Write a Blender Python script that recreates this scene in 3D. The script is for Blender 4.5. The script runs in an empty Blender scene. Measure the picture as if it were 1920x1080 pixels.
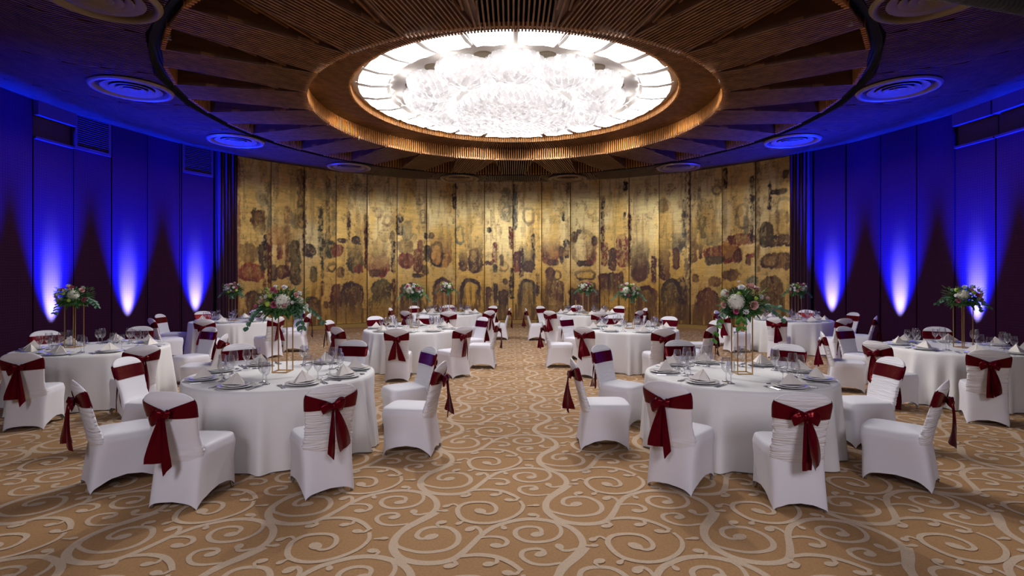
import bpy, math, random
import numpy as np
from mathutils import Vector, Matrix
PI = math.pi
SC = bpy.context.scene
COL = SC.collection
RX, RY = 0.05, 11.06            # centre of the round room
EYE = 1.76

# ------------------------------------------------------------ camera, world, lights, exposure
cam = bpy.data.cameras.new('camera'); cam.sensor_width = 36.0; cam.lens = 1020 / 1920 * 36
cam.shift_y = -18 / 1920; cam.clip_end = 100
cam_o = bpy.data.objects.new('camera', cam); COL.objects.link(cam_o)
cam_o.location = (0, 0, EYE); cam_o.rotation_euler = (PI / 2, 0, 0)
SC.camera = cam_o
world = bpy.data.worlds.new('world'); SC.world = world; world.use_nodes = True
world.node_tree.nodes['Background'].inputs[0].default_value = (0.10, 0.10, 0.16, 1)
world.node_tree.nodes['Background'].inputs[1].default_value = 0.02
SC.view_settings.view_transform = 'Standard'; SC.view_settings.look = 'None'
SC.view_settings.gamma = 1.0; SC.view_settings.use_curve_mapping = False
SC.view_settings.exposure = 0.24
SC.cycles.max_bounces = 8; SC.cycles.diffuse_bounces = 3; SC.cycles.glossy_bounces = 3
SC.cycles.transparent_max_bounces = 16; SC.cycles.transmission_bounces = 4
SC.cycles.caustics_reflective = False; SC.cycles.caustics_refractive = False
SC.cycles.sample_clamp_indirect = 4.0
PANEL_E = 12.0
WASH_W = 260.0         # spots added in the ceiling lamp to brighten the walls        # frosted glass panels of the ceiling lamp
SCALE_E = 0.72        # glass scales of the ceiling lamp
FILL_W = 48.0        # unseen fill lights added behind the camera
BLUE_W = 11000.0        # floor uplights

def lamp(name, kind, loc, energy, color, **kw):
    l = bpy.data.lights.new(name, kind); l.energy = energy; l.color = color
    for k, v in kw.items(): setattr(l, k, v)
    o = bpy.data.objects.new(name, l); COL.objects.link(o); o.location = loc
    return o
def aim(o, target):
    d = Vector(target) - o.location
    o.rotation_euler = d.to_track_quat('-Z', 'Y').to_euler()
for sx in (-1, 1):
    a = lamp('rear_fill_light', 'AREA', (sx * 2.4, -3.2, 4.6), FILL_W, (0.92, 0.88, 1.0), shape='DISK', size=2.0)  # added fill that brightens the near chairs, no fixture here
    a.data.spread = math.radians(95); aim(a, (sx * 2.2, 6.2, 0.5))

# ------------------------------------------------------------ helpers
def add_mesh(name, verts, faces, mat=None, parent=None, smooth=False, mats=None, fmat=None):
    me = bpy.data.meshes.new(name)
    if isinstance(verts, np.ndarray): verts = verts.tolist()
    me.from_pydata(verts, [], faces)
    if smooth: me.polygons.foreach_set('use_smooth', [True] * len(me.polygons))
    if mat: me.materials.append(mat)
    if mats:
        for m in mats: me.materials.append(m)
        me.polygons.foreach_set('material_index', fmat)
    me.update()
    o = bpy.data.objects.new(name, me); COL.objects.link(o)
    if parent: o.parent = parent
    return o
def tag(o, label=None, cat=None, group=None, kind=None):
    if label: o['label'] = label
    if cat: o['category'] = cat
    if group: o['group'] = group
    if kind: o['kind'] = kind
    return o
def empty(name, loc=(0, 0, 0), rz=0.0):
    o = bpy.data.objects.new(name, None); COL.objects.link(o); o.empty_display_size = 0.1
    o.location = loc; o.rotation_euler = (0, 0, rz)
    return o
KIDS = {}
def copy_tree(o, parent=None):
    c = o.copy(); COL.objects.link(c)
    if parent: c.parent = parent
    for ch in KIDS.get(o.name) or [x for x in o.children]:
        copy_tree(ch, c)
    return c
def cache_kids(o):
    KIDS[o.name] = list(o.children)
    for c in o.children: cache_kids(c)

class MB:
    """collects simple shapes into one mesh"""
    def __init__(s): s.v = []; s.f = []
    def add(s, v, f):
        n = len(s.v); s.v += [tuple(map(float, p)) for p in v]; s.f += [tuple(i + n for i in q) for q in f]
    def box(s, x0, x1, y0, y1, z0, z1, M=None):
        v = [(x, y, z) for z in (z0, z1) for y in (y0, y1) for x in (x0, x1)]
        if M is not None: v = [tuple(M @ Vector(p)) for p in v]
        s.add(v, [(0, 2, 3, 1), (4, 5, 7, 6), (0, 1, 5, 4), (2, 6, 7, 3), (0, 4, 6, 2), (1, 3, 7, 5)])
    def bar(s, a, b, w, h, up=(0, 0, 1)):
        a, b = Vector(a), Vector(b); d = (b - a).normalized(); u = Vector(up)
        r = d.cross(u)
        if r.length < 1e-5: r = d.cross(Vector((1, 0, 0)))
        r.normalize(); u = r.cross(d)
        v = []
        for p in (a, b):
            for i, j in ((-1, -1), (1, -1), (1, 1), (-1, 1)): v.append(p + r * w / 2 * i + u * h / 2 * j)
        s.add(v, [(0, 1, 2, 3), (7, 6, 5, 4), (0, 4, 5, 1), (1, 5, 6, 2), (2, 6, 7, 3), (3, 7, 4, 0)])
    def tube(s, pts, r, n=6, cap=True):
        pts = [Vector(p) for p in pts]; rs = r if isinstance(r, (list, tuple)) else [r] * len(pts)
        v = []; prev = None
        for i, p in enumerate(pts):
            d = (pts[min(i + 1, len(pts) - 1)] - pts[max(i - 1, 0)]).normalized()
            a = d.orthogonal().normalized() if prev is None else (prev - d * prev.dot(d)).normalized()
            prev = a; b = d.cross(a)
            for k in range(n):
                t = 2 * PI * k / n; v.append(p + (a * math.cos(t) + b * math.sin(t)) * rs[i])
        f = []
        for i in range(len(pts) - 1):
            for k in range(n): f.append((i * n + k, i * n + (k + 1) % n, (i + 1) * n + (k + 1) % n, (i + 1) * n + k))
        if cap: f += [tuple(range(n))[::-1], tuple((len(pts) - 1) * n + k for k in range(n))]
        s.add(v, f)
    def lathe(s, prof, n=24, c=(0, 0, 0), close=False):
        v = []; f = []
        for r, z in prof:
            for k in range(n):
                t = 2 * PI * k / n; v.append((c[0] + r * math.cos(t), c[1] + r * math.sin(t), c[2] + z))
        for i in range(len(prof) - 1):
            for k in range(n): f.append((i * n + k, i * n + (k + 1) % n, (i + 1) * n + (k + 1) % n, (i + 1) * n + k))
        s.add(v, f)
    def grid(s, P, closed_u=False):
        """P: array rows x cols x 3"""
        P = np.asarray(P); R, Cn = P.shape[:2]; v = P.reshape(-1, 3)
        f = []
        m = Cn if closed_u else Cn - 1
        for i in range(R - 1):
            for k in range(m): f.append((i * Cn + k, i * Cn + (k + 1) % Cn, (i + 1) * Cn + (k + 1) % Cn, (i + 1) * Cn + k))
        s.add(v, f)
    def build(s, name, mat=None, parent=None, smooth=False):
        return add_mesh(name, s.v, s.f, mat, parent, smooth)

# ------------------------------------------------------------ materials
def material(name, color=(.5, .5, .5), rough=.6, metal=0.0, **kw):
    m = bpy.data.materials.new(name); m.use_nodes = True
    nt = m.node_tree; b = nt.nodes['Principled BSDF']
    b.inputs['Base Color'].default_value = (*color, 1); b.inputs['Roughness'].default_value = rough
    b.inputs['Metallic'].default_value = metal
    for k, v in kw.items(): b.inputs[k.replace('_', ' ')].default_value = v
    return m
def nd(m, t, **kw):
    n = m.node_tree.nodes.new(t)
    for k, v in kw.items(): setattr(n, k, v)
    return n
def lk(m, a, b): m.node_tree.links.new(a, b)
def P_(m): return m.node_tree.nodes['Principled BSDF']
def noise_color(m, c1, c2, scale=(10, 10, 10), detail=3, lo=.35, hi=.65, coord='Object'):
    tc = nd(m, 'ShaderNodeTexCoord'); mp = nd(m, 'ShaderNodeMapping'); mp.inputs['Scale'].default_value = scale
    n = nd(m, 'ShaderNodeTexNoise'); n.inputs['Scale'].default_value = 1; n.inputs['Detail'].default_value = detail
    r = nd(m, 'ShaderNodeValToRGB'); r.color_ramp.elements[0].position = lo; r.color_ramp.elements[1].position = hi
    r.color_ramp.elements[0].color = (*c1, 1); r.color_ramp.elements[1].color = (*c2, 1)
    lk(m, tc.outputs[coord], mp.inputs[0]); lk(m, mp.outputs[0], n.inputs['Vector']); lk(m, n.outputs[0], r.inputs[0])
    lk(m, r.outputs[0], P_(m).inputs['Base Color']); return n
def noise_bump(m, scale=(50, 50, 50), strength=.3, dist=.01, detail=3, coord='Object'):
    tc = nd(m, 'ShaderNodeTexCoord'); mp = nd(m, 'ShaderNodeMapping'); mp.inputs['Scale'].default_value = scale
    n = nd(m, 'ShaderNodeTexNoise'); n.inputs['Scale'].default_value = 1; n.inputs['Detail'].default_value = detail
    bp = nd(m, 'ShaderNodeBump'); bp.inputs['Strength'].default_value = strength; bp.inputs['Distance'].default_value = dist
    lk(m, tc.outputs[coord], mp.inputs[0]); lk(m, mp.outputs[0], n.inputs['Vector']); lk(m, n.outputs[0], bp.inputs['Height'])
    lk(m, bp.outputs[0], P_(m).inputs['Normal']); return m

M_carpet = material('carpet', rough=.95); noise_color(M_carpet, (.38, .205, .080), (.46, .255, .108), (60, 60, 60), 4, .3, .7); noise_bump(M_carpet, (300, 300, 300), .5, .004)
M_scroll = material('carpet_scroll', rough=.95); noise_color(M_scroll, (.56, .41, .28), (.66, .50, .35), (80, 80, 80), 4, .3, .7); noise_bump(M_scroll, (300, 300, 300), .5, .004)
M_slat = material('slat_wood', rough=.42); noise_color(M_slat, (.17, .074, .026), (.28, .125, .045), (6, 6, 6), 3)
M_slato = material('outer_slat_wood_shaded', rough=.42); noise_color(M_slato, (.085, .034, .020), (.14, .056, .030), (6, 6, 6), 3)  # shaded copy of the slat wood, dimness of the outer ceiling painted in
M_slatb = material('slat_wood_lit', rough=.6); noise_color(M_slatb, (.38, .145, .022), (.52, .21, .036), (9, 9, 9), 3)  # lit copy of the slat wood, orange lamplight put into its colour
M_board = material('side_board_wood', rough=.5); noise_color(M_board, (.09, .038, .015), (.13, .055, .022), (3, 3, 12), 3)
M_void = material('ceiling_void', (.006, .004, .004), .9)
M_black = material('black_joint', (.004, .004, .005), .8)
M_white_clg = material('white_plaster', (.80, .77, .74), .7)
M_cover = material('white_stretch_fabric', (.80, .78, .82), .62); noise_bump(M_cover, (60, 60, 60), .05, .003)
M_ruch = material('ruched_fabric', (.80, .78, .80), .62); noise_bump(M_ruch, (7, 7, 95), .85, .014, 2)
M_cloth = material('table_linen', (.80, .78, .76), .7); noise_bump(M_cloth, (250, 250, 250), .1, .001)
M_napkin = material('napkin_linen', (.78, .72, .66), .75)
M_satin = material('burgundy_satin', (.070, .001, .006), .24, Sheen_Weight=.0, Sheen_Roughness=.4); P_(M_satin).inputs['Specular Tint'].default_value = (1.0, .12, .12, 1); P_(M_satin).inputs['Specular IOR Level'].default_value = .6
noise_bump(M_satin, (22, 22, 9), .35, .012, 2)
M_satin_flat = material('burgundy_satin_flat', (.16, .006, .024), .42); noise_bump(M_satin_flat, (30, 30, 12), .25, .008, 2)
M_gold = material('brushed_gold', (.55, .33, .13), .32, .9)
M_steel = material('cutlery_steel', (.55, .55, .57), .38, 1.0)
M_porcelain = material('white_porcelain', (.84, .83, .82), .15)
M_chrome = material('chair_leg_metal', (.5, .5, .52), .25, 1.0)
M_tabletop = material('table_wood', (.35, .25, .16), .5)
M_wallfab = material('maroon_wall_fabric', rough=.85)
M_curtain = material('dark_curtain', (.05, .012, .03), .9)
M_niche = material('niche_paint', (.06, .02, .04), .7)
M_fixture = material('black_fixture', (.01, .01, .012), .4)
M_disc = material('bronze_diffuser', (.22, .15, .08), .45, .35)
M_base = material('baseboard_wood', (.10, .045, .02), .5)
M_duct = material('ribbed_fabric_duct', (.05, .045, .05), .8)
def emis(name, col, st):
    m = material(name, (.9, .9, .9), .3); b = P_(m)
    b.inputs['Emission Color'].default_value = (*col, 1); b.inputs['Emission Strength'].default_value = st
    return m
M_panel = emis('frosted_lamp_glass', (.97, .965, 1.0), PANEL_E)
M_core = emis('lamp_core', (1.0, .97, .96), .6)
M_lens = emis('uplight_lens', (.05, .15, 1.0), 12)
# glass: thin clear goblet
M_glass = bpy.data.materials.new('clear_glass'); M_glass.use_nodes = True
nt = M_glass.node_tree; nt.nodes.clear()
_o = nt.nodes.new('ShaderNodeOutputMaterial'); _mx = nt.nodes.new('ShaderNodeMixShader'); _t = nt.nodes.new('ShaderNodeBsdfTransparent')
_g = nt.nodes.new('ShaderNodeBsdfGlossy'); _g.inputs['Roughness'].default_value = .03; _t.inputs[0].default_value = (.93, .93, .95, 1)
_lw = nt.nodes.new('ShaderNodeLayerWeight'); _lw.inputs[0].default_value = .35
_mr = nt.nodes.new('ShaderNodeMapRange'); _mr.inputs[3].default_value = .08; _mr.inputs[4].default_value = .95
nt.links.new(_lw.outputs['Facing'], _mr.inputs[0]); nt.links.new(_mr.outputs[0], _mx.inputs[0])
nt.links.new(_t.outputs[0], _mx.inputs[1]); nt.links.new(_g.outputs[0], _mx.inputs[2]); nt.links.new(_mx.outputs[0], _o.inputs[0])
# perforated maroon wall fabric: rows of small punched holes
def setup_wallfab():
    m = M_wallfab; uv = nd(m, 'ShaderNodeTexCoord'); mp = nd(m, 'ShaderNodeMapping'); mp.inputs['Scale'].default_value = (1 / .055, 1 / .055, 1)
    fr = nd(m, 'ShaderNodeVectorMath', operation='FRACTION'); sb = nd(m, 'ShaderNodeVectorMath', operation='SUBTRACT'); sb.inputs[1].default_value = (.5, .5, 0)
    ml = nd(m, 'ShaderNodeVectorMath', operation='MULTIPLY'); ml.inputs[1].default_value = (1, 1, 0)
    ln = nd(m, 'ShaderNodeVectorMath', operation='LENGTH'); lt = nd(m, 'ShaderNodeMath', operation='LESS_THAN'); lt.inputs[1].default_value = .2
    mx = nd(m, 'ShaderNodeMix', data_type='RGBA'); mx.inputs[6].default_value = (.032, .0075, .026, 1); mx.inputs[7].default_value = (.02, .004, .012, 1)
    lk(m, uv.outputs['UV'], mp.inputs[0]); lk(m, mp.outputs[0], fr.inputs[0]); lk(m, fr.outputs[0], sb.inputs[0]); lk(m, sb.outputs[0], ml.inputs[0])
    lk(m, ml.outputs[0], ln.inputs[0]); lk(m, ln.outputs['Value'], lt.inputs[0]); lk(m, lt.outputs[0], mx.inputs[0]); lk(m, mx.outputs[2], P_(m).inputs['Base Color'])
setup_wallfab(); P_(M_wallfab).inputs['Specular IOR Level'].default_value = .08
# glass scales: brightness varies piece by piece through a colour attribute
M_scale = material('glass_scale', (.5, .48, .48), .25)
_a = nd(M_scale, 'ShaderNodeAttribute', attribute_name='tint'); P_(M_scale).inputs['Emission Strength'].default_value = SCALE_E
lk(M_scale, _a.outputs['Color'], P_(M_scale).inputs['Emission Color'])
# mural: gold leaf with paint from a colour attribute
M_mural = material('gold_leaf_mural', rough=.42, metal=.55)
_a = nd(M_mural, 'ShaderNodeAttribute', attribute_name='paint'); lk(M_mural, _a.outputs['Color'], P_(M_mural).inputs['Base Color'])
_mt = nd(M_mural, 'ShaderNodeMath', operation='MULTIPLY_ADD'); _mt.inputs[1].default_value = .40; _mt.inputs[2].default_value = .0
lk(M_mural, _a.outputs['Alpha'], _mt.inputs[0]); lk(M_mural, _mt.outputs[0], P_(M_mural).inputs['Metallic'])
_tc = nd(M_mural, 'ShaderNodeTexCoord'); _mp = nd(M_mural, 'ShaderNodeMapping'); _mp.inputs['Scale'].default_value = (9, 9, 45)
_n = nd(M_mural, 'ShaderNodeTexNoise'); _n.inputs['Scale'].default_value = 1; _n.inputs['Detail'].default_value = 4
_b = nd(M_mural, 'ShaderNodeBump'); _b.inputs['Strength'].default_value = .35; _b.inputs['Distance'].default_value = .01
lk(M_mural, _tc.outputs['Object'], _mp.inputs[0]); lk(M_mural, _mp.outputs[0], _n.inputs['Vector']); lk(M_mural, _n.outputs[0], _b.inputs['Height']); lk(M_mural, _b.outputs[0], P_(M_mural).inputs['Normal'])

# ------------------------------------------------------------ the room
def wpt(deg, R, z): a = math.radians(deg); return (RX + R * math.sin(a), RY + R * math.cos(a), z)
def arc_slab(d0, d1, R, z0, z1, th=.05, n=4):
    """curved slab, its face towards the room at radius R"""
    v = []; f = []
    ang = np.linspace(d0, d1, n + 1)
    for a in ang:
        for r, z in ((R, z0), (R, z1), (R + th, z1), (R + th, z0)): v.append(wpt(a, r, z))
    for i in range(n):
        for k in range(4): f.append((i * 4 + k, (i + 1) * 4 + k, (i + 1) * 4 + (k + 1) % 4, i * 4 + (k + 1) % 4))
    f += [(0, 1, 2, 3), (n * 4 + 3, n * 4 + 2, n * 4 + 1, n * 4)]
    return v, f
# floor
fl = MB(); fl.box(-12.5, 12.6, -5.2, 22.5, -.10, 0.0)
floor = fl.build('floor', M_carpet); tag(floor, 'tan carpet with pale scroll pattern', kind='structure')
STROKES = "0.034 0.055 1 -0.550,4.773 -0.590,4.745 -0.631,4.753 -0.652,4.799 -0.629,4.878 -0.559,4.916 -0.445,4.905 -0.373,4.809 -0.361,4.701 -0.398,4.621 -0.464,4.579 -0.567,4.561 -0.654,4.583 -0.747,4.638 -0.774,4.691|0.05 0.05 0 -0.559,5.159 -0.588,5.108 -0.641,5.030 -0.725,4.922 -0.777,4.819 -0.790,4.701 -0.769,4.597 -0.716,4.507 -0.643,4.455 -0.537,4.429 -0.437,4.441 -0.359,4.489 -0.297,4.597 -0.247,4.710 -0.208,4.809|0.045 0.05 0 -0.337,3.461 -0.285,3.551 -0.232,3.679 -0.189,3.763 -0.127,3.851 -0.029,3.925 0.073,3.967 0.184,3.972 0.308,3.925 0.401,3.851 0.455,3.746 0.472,3.630 0.444,3.536 0.371,3.418 0.303,3.321 0.266,3.217|0.032 0.05 1 0.173,3.737 0.202,3.754 0.201,3.815 0.162,3.848 0.087,3.848 0.029,3.798 0.029,3.712 0.090,3.643 0.183,3.627 0.279,3.662 0.333,3.737 0.342,3.833 0.307,3.916|0.03 0.045 1 0.183,3.469 0.210,3.491 0.186,3.533 0.133,3.536 0.072,3.506 0.063,3.432 0.119,3.359 0.205,3.338 0.307,3.362|0.028 0.04 1 0.310,3.567 0.325,3.521 0.366,3.513 0.430,3.544|0.022 0.03 1 0.542,3.581 0.503,3.579 0.467,3.595|0.03 0.045 1 -0.103,3.579 -0.057,3.574 -0.031,3.630 -0.067,3.687 -0.138,3.704 -0.209,3.692|0.028 0.045 1 -0.294,3.815 -0.263,3.848 -0.224,3.807 -0.211,3.729|0.02 0.03 1 -0.057,3.833 -0.070,3.869 -0.095,3.879|0.02 0.04 1 0.153,4.045 0.195,4.031 0.175,3.972|0.04 0.045 0 -0.356,3.432 -0.262,3.454 -0.196,3.458 -0.099,3.432 -0.010,3.362 0.060,3.268|0.025 0.04 1 -0.143,3.346 -0.097,3.362 -0.095,3.411|0.025 0.04 1 -0.024,3.245 0.025,3.236 0.050,3.281|0.025 0.04 1 -0.381,3.324 -0.343,3.342 -0.367,3.397|0.034 0.055 1 -0.240,5.177 -0.190,5.126 -0.132,5.154 -0.122,5.236 -0.165,5.321 -0.255,5.346 -0.360,5.321 -0.411,5.236 -0.402,5.131 -0.356,5.034 -0.261,4.980 -0.146,4.980 -0.032,5.041 0.054,5.142 0.087,5.260 0.064,5.366|0.022 0.035 1 -0.506,5.267 -0.453,5.306 -0.409,5.260|0.02 0.03 1 -0.382,4.971 -0.347,5.015|0.02 0.03 1 0.186,4.211 0.118,4.202|0.02 0.04 1 -0.506,4.986 -0.538,4.965 -0.513,4.912"
def catmull(p, n=5):
    p = np.array(p); q = np.vstack([2 * p[0] - p[1], p, 2 * p[-1] - p[-2]]); out = []
    for i in range(1, len(q) - 2):
        for t in np.linspace(0, 1, n, endpoint=False):
            a, b, c, d = q[i - 1], q[i], q[i + 1], q[i + 2]
            out.append(.5 * ((2 * b) + (-a + c) * t + (2 * a - 5 * b + 4 * c - d) * t * t + (-a + 3 * b - 3 * c + d) * t ** 3))
    out.append(p[-1]); return np.array(out)
def carpet_cell():
    v = []; f = []
    for si, s in enumerate(STROKES.split('|')):
        t = s.split(); w, blob, isb = float(t[0]), float(t[1]), t[2] == '1'
        pts = catmull([tuple(map(float, q.split(','))) for q in t[3:]], 4)
        if isb:                      # round bulb at the tip
            n0 = len(v); c = pts[0]; r = blob * .74
            dr = pts[2] - pts[0]; an = math.atan2(dr[1], dr[0])
            for k in range(10):
                aa = 2 * PI * k / 10; ex, ey = r * 1.35 * math.cos(aa), r * math.sin(aa)
                v.append((c[0] + ex * math.cos(an) - ey * math.sin(an), c[1] + ex * math.sin(an) + ey * math.cos(an), .0024 + si * .00015))
            f.append(tuple(range(n0, n0 + 10)))
        tan = np.gradient(pts, axis=0); tan /= np.linalg.norm(tan, axis=1)[:, None] + 1e-9
        nor = np.stack([-tan[:, 1], tan[:, 0]], 1); L = len(pts); u = np.linspace(0, 1, L)
        ww = w * (.82 + .33 * np.sin(PI * u)) / 2
        n0 = len(v)
        for i in range(L):
            v.append((*(pts[i] + nor[i] * ww[i]), .0020 + si * .00015)); v.append((*(pts[i] - nor[i] * ww[i]), .0020 + si * .00015))
        for i in range(L - 1): a = n0 + 2 * i; f.append((a, a + 2, a + 3, a + 1)[::-1])
    return np.array(v), f
cv, cf = carpet_cell(); V = []; Fc = []; off = 0
for i in range(-16, 30):
    for j in range(-16, 30):
        dx, dy = 1.05 * i - 1.05 * j, .535 * i + .535 * j
        x, y = 0.1 + dx, 4.2 + dy
        if abs(x) > 9.6 or y < -1.5 or y > 20.4 or (y > 10 and (x - RX) ** 2 + (y - RY) ** 2 > 8.9 ** 2): continue
        V.append(cv + np.array((dx, dy, 0))); Fc += [tuple(k + off for k in q) for q in cf]; off += len(cv)
scr = add_mesh('scroll_pattern', np.vstack(V), Fc, M_scroll, floor); tag(scr, 'pale looping scroll pattern of the carpet', kind='stuff')

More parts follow.
